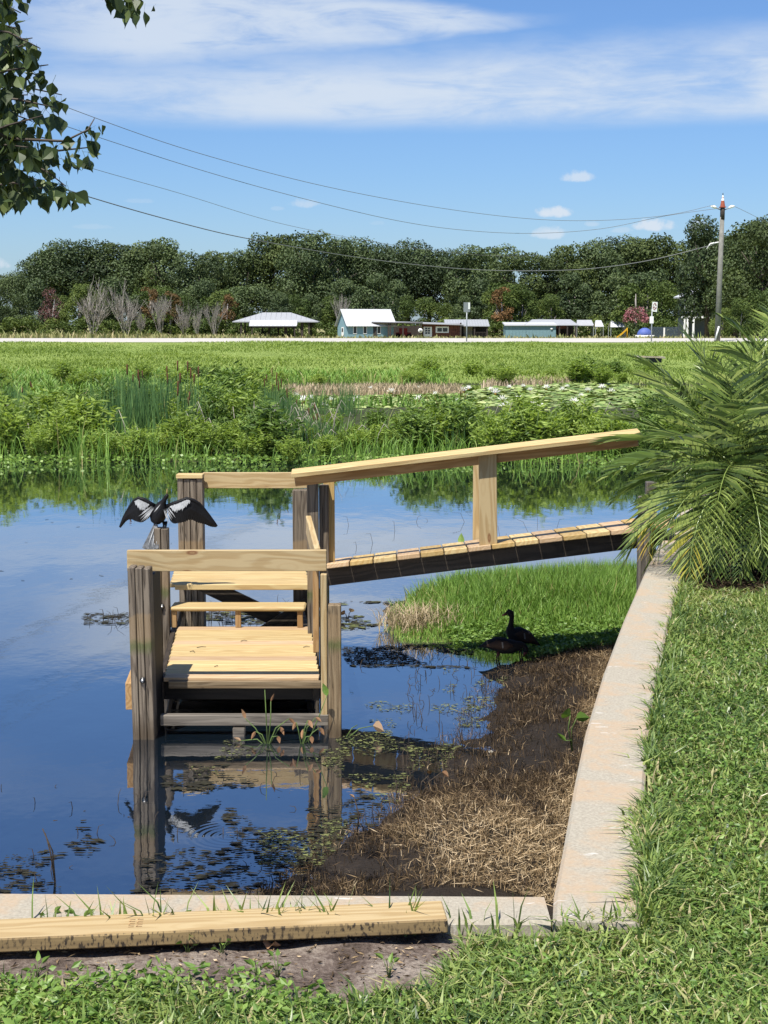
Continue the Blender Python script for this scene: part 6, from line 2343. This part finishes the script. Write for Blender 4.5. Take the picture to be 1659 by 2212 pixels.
# tail: long stiff feathers fanned out below
for i, (x1, y1, c) in enumerate([(515, 925, 2), (550, 940, 2), (590, 945, 2), (628, 945, 2), (662, 940, 2), (698, 925, 2)]):
    p, q = a_(676 + i * 3, 535, -.006), a_(x1, y1, -.05 - .002 * (i % 2))
    sd = Vector((.018, 0, 0))
    fr = [p - sd * .4, p + sd * .4, q + sd + Vector((0, 0, .01)), q, q - sd + Vector((0, 0, .01))]
    mb.add(fr, [(0, 1, 2, 3, 4)], c)
    mb.add([v_ + Vector((0, .007, 0)) for v_ in fr], [(4, 3, 2, 1, 0)], c)
    if i in (1, 3, 5, 4):
        plume(p + Vector((0, -.004, -.01)), q.lerp(p, .12) + Vector((0, -.004, 0)), .0045, 1)
for sx_ in (790, 822):
    mb.tube([a_(sx_, 530, .02), a_(sx_ + 4, 575, .012), a_(sx_ + 2, 606, .0)], [.016, .009, .008], 6)
    for tx in (-24, 0, 22):
        mb.tube([a_(sx_ + 2, 604, 0), a_(sx_ + tx, 610, -.035)], [.007, .003], 4)
bird = mb.build('anhinga', [M['feather'], M['silver'], M['tail_grey'], M['bill']], None, (-1.752, 12.21, 1.145))
tag(bird, 'black waterbird perched on a dock post with its silver streaked wings spread to dry', 'bird')

# ------------------------------------------------------------------ two ducks in the shade of the ramp
M['duck_brown'] = plain('chestnut_plumage', (0.035, 0.018, 0.010), .8, .25, 60)
M['duck_black'] = plain('black_plumage', (0.007, 0.006, 0.0055), .8, .2, 60)
M['duck_bill'] = plain('red_bill', (0.10, 0.03, 0.024), .6)
M['duck_grey'] = plain('grey_face', (0.16, 0.145, 0.13), .7)


def duck(name, path, rads, bands, x_leg, loc, label, bar, yw):
    k = .00072
    mb = MB()
    for (i0, i1, mi) in bands:
        mb.loft([(Vector(((path[i][0] - 430) * k, path[i][2] if len(path[i]) > 2 else 0, (660 - path[i][1]) * k)), rads[i][0], rads[i][1]) for i in range(i0, i1 + 1)], (0, 1, 0), 12, mi)
    for s in (-1, 1):
        x = (x_leg + s * 14 - 430) * k
        mb.tube([(x + .01, s * .03, .10), (x, s * .03, .05), (x, s * .03, -.03)], [.010, .005, .004], 6, 2)
        for a in (-.5, 0, .5):
            d_ = math.copysign(1, path[0][0] - path[-1][0]) * -1
            mb.tube([(x, s * .03, .004), (x + d_ * .045, s * .03 + a * .04, -.004)], [.005, .002], 4, 2)
    # folded wings with a pale bar
    for s in (-1, 1):
        mb.loft([(Vector(((bx_ - 430) * k, s * yw, (660 - by_) * k)), .012, r_) for bx_, by_, r_ in bar], (0, 1, 0), 8, 0)
    b0, b1 = bar[1], bar[2]
    x, z = (b0[0] * .6 + b1[0] * .4 - 430) * k, (660 - b0[1] * .6 - b1[1] * .4) * k
    mb.add([(x - .006, -yw - .0135, z + .028), (x + .006, -yw - .0135, z + .028), (x + .012, -yw - .0135, z - .022), (x + .001, -yw - .0135, z - .022)], [(0, 1, 2, 3)], 3)
    o = mb.build(name, [M['duck_brown'], M['duck_black'], M['duck_bill'], M['duck_grey'], M['silver']], None, loc)
    return tag(o, label, 'duck', None)


pb = [(775, 545), (735, 515), (680, 480), (600, 445), (520, 425), (455, 405), (425, 365), (432, 310), (440, 250), (442, 205), (432, 165), (405, 150), (380, 168), (352, 182), (322, 196)]
rb = [(.004, .004), (.022, .014), (.045, .036), (.066, .062), (.074, .074), (.062, .064), (.038, .040), (.023, .024), (.019, .020), (.019, .021), (.025, .028), (.024, .028), (.014, .016), (.011, .009), (.004, .003)]
duck('duck', pb, rb, [(0, 12, 1), (12, 14, 2)], 550, P(1106, 1418, 0) + Vector((0, .16, -.02)), 'dark duck with its neck stretched up and red bill, standing behind the other', [(470, 400, .01), (540, 400, .04), (640, 445, .04), (745, 520, .006)], .072)
pa = [(112, 474), (150, 462), (220, 440), (310, 440), (400, 462), (490, 470), (560, 462), (610, 450), (645, 470), (660, 505), (655, 535), (640, 560), (625, 590)]
ra_ = [(.004, .003), (.022, .012), (.048, .036), (.068, .058), (.074, .068), (.066, .060), (.044, .042), (.026, .026), (.020, .020), (.024, .025), (.020, .020), (.011, .010), (.004, .003)]
duck('duck', pa, ra_, [(0, 10, 1), (10, 12, 2)], 335, P(1093, 1424, 0) + Vector((0, 0, -.03)), 'dark duck with lowered head standing in the shallows in front of the other', [(500, 440, .01), (420, 440, .042), (310, 425, .036), (190, 440, .006)], .070)

# a few grass clippings resting on the deck
mb = MB()
for (px, py, L, a) in [(425, 1399, .07, .25), (410, 1408, .05, -.6), (655, 1398, .05, .2), (520, 1385, .05, .05), (463, 1440, .04, 1.0)]:
    p = P(px, py, ZP + .004)
    mb.tube([p, p + Vector((L * .5, .01, .006)), p + Vector((L * math.cos(a), L * math.sin(a), .002))], [.003, .003, .002], 4)
tag(mb.build('twig_bits', M['dead_stem']), 'dry twig bits lying on the dock planks', kind='stuff')

# ------------------------------------------------------------------ wording: say which one each repeat is
ORD = ['first', 'second', 'third', 'fourth', 'fifth', 'sixth', 'seventh', 'eighth', 'ninth', 'tenth', 'eleventh', 'twelfth', 'thirteenth', 'fourteenth',
       'fifteenth', 'sixteenth', 'seventeenth', 'eighteenth', 'nineteenth', 'twentieth']
WOOD = [(0, 150, 'behind the dull red tree'), (150, 300, 'behind the broad leafless trees'), (300, 500, 'left of the pavilion'), (500, 700, 'behind the pavilion'),
        (700, 870, 'behind the blue house'), (870, 1060, 'behind the wooden shed'), (1060, 1250, 'behind the teal building'), (1250, 1425, 'behind the pink flowering tree'), (1425, 1659, 'near the utility pole')]
MARSH = [(0, 230, 'left of the cattails'), (230, 430, 'in front of the cattails'), (430, 640, 'just right of the cattails'), (640, 880, 'in front of the lily pads'),
         (880, 1340, 'behind the ramp handrail'), (1340, 1659, 'behind the palm')]


def name_places(group, head, zones, rank=None):
    things = [o for o in S.objects if o.parent is None and o.get('group') == group]
    bins = {}
    for o in things:
        px, _ = proj(np.array(o.location))
        for k, (a, b_, words) in enumerate(zones):
            if a <= px < b_:
                bins.setdefault((rank(o) if rank else '', k), []).append((float(px), o))
    for (r_, k), lst in bins.items():
        lst.sort(key=lambda q: q[0])
        for i, (_, o) in enumerate(lst[:20]):
            o['label'] = '%s%s, %s from left %s' % (head, (' ' + r_) if r_ else '', ORD[i], zones[k][2])


name_places('oaks of the far wood', 'tall oak in the back row', WOOD)
name_places('lighter trees at the wood edge', 'lighter green tree', WOOD)
name_places('dark trees at the wood edge', 'dark mid height tree', WOOD)
name_places('brush along the wood edge', 'low green brush clump', WOOD)
name_places('shrubs of the marsh belt', 'leafy shrub', MARSH, lambda o: 'at the waterline' if o.location.y < 33.2 else ('one row back' if o.location.y < 37.6 else 'deep in the marsh'))
name_places('scrub at the foot of the bank', 'scrub bush at the bank foot', MARSH)
name_places('white lilies on the far pond', 'white water lily flower', MARSH)
name_places('leafless trees at the wood edge', 'small leafless tree', [(290, 420, 'beside the rust brown tree'), (420, 600, 'left of the pavilion'), (600, 800, 'right of the pavilion')])
name_places('tall bushes of the marsh', 'tall leafy bush', MARSH)
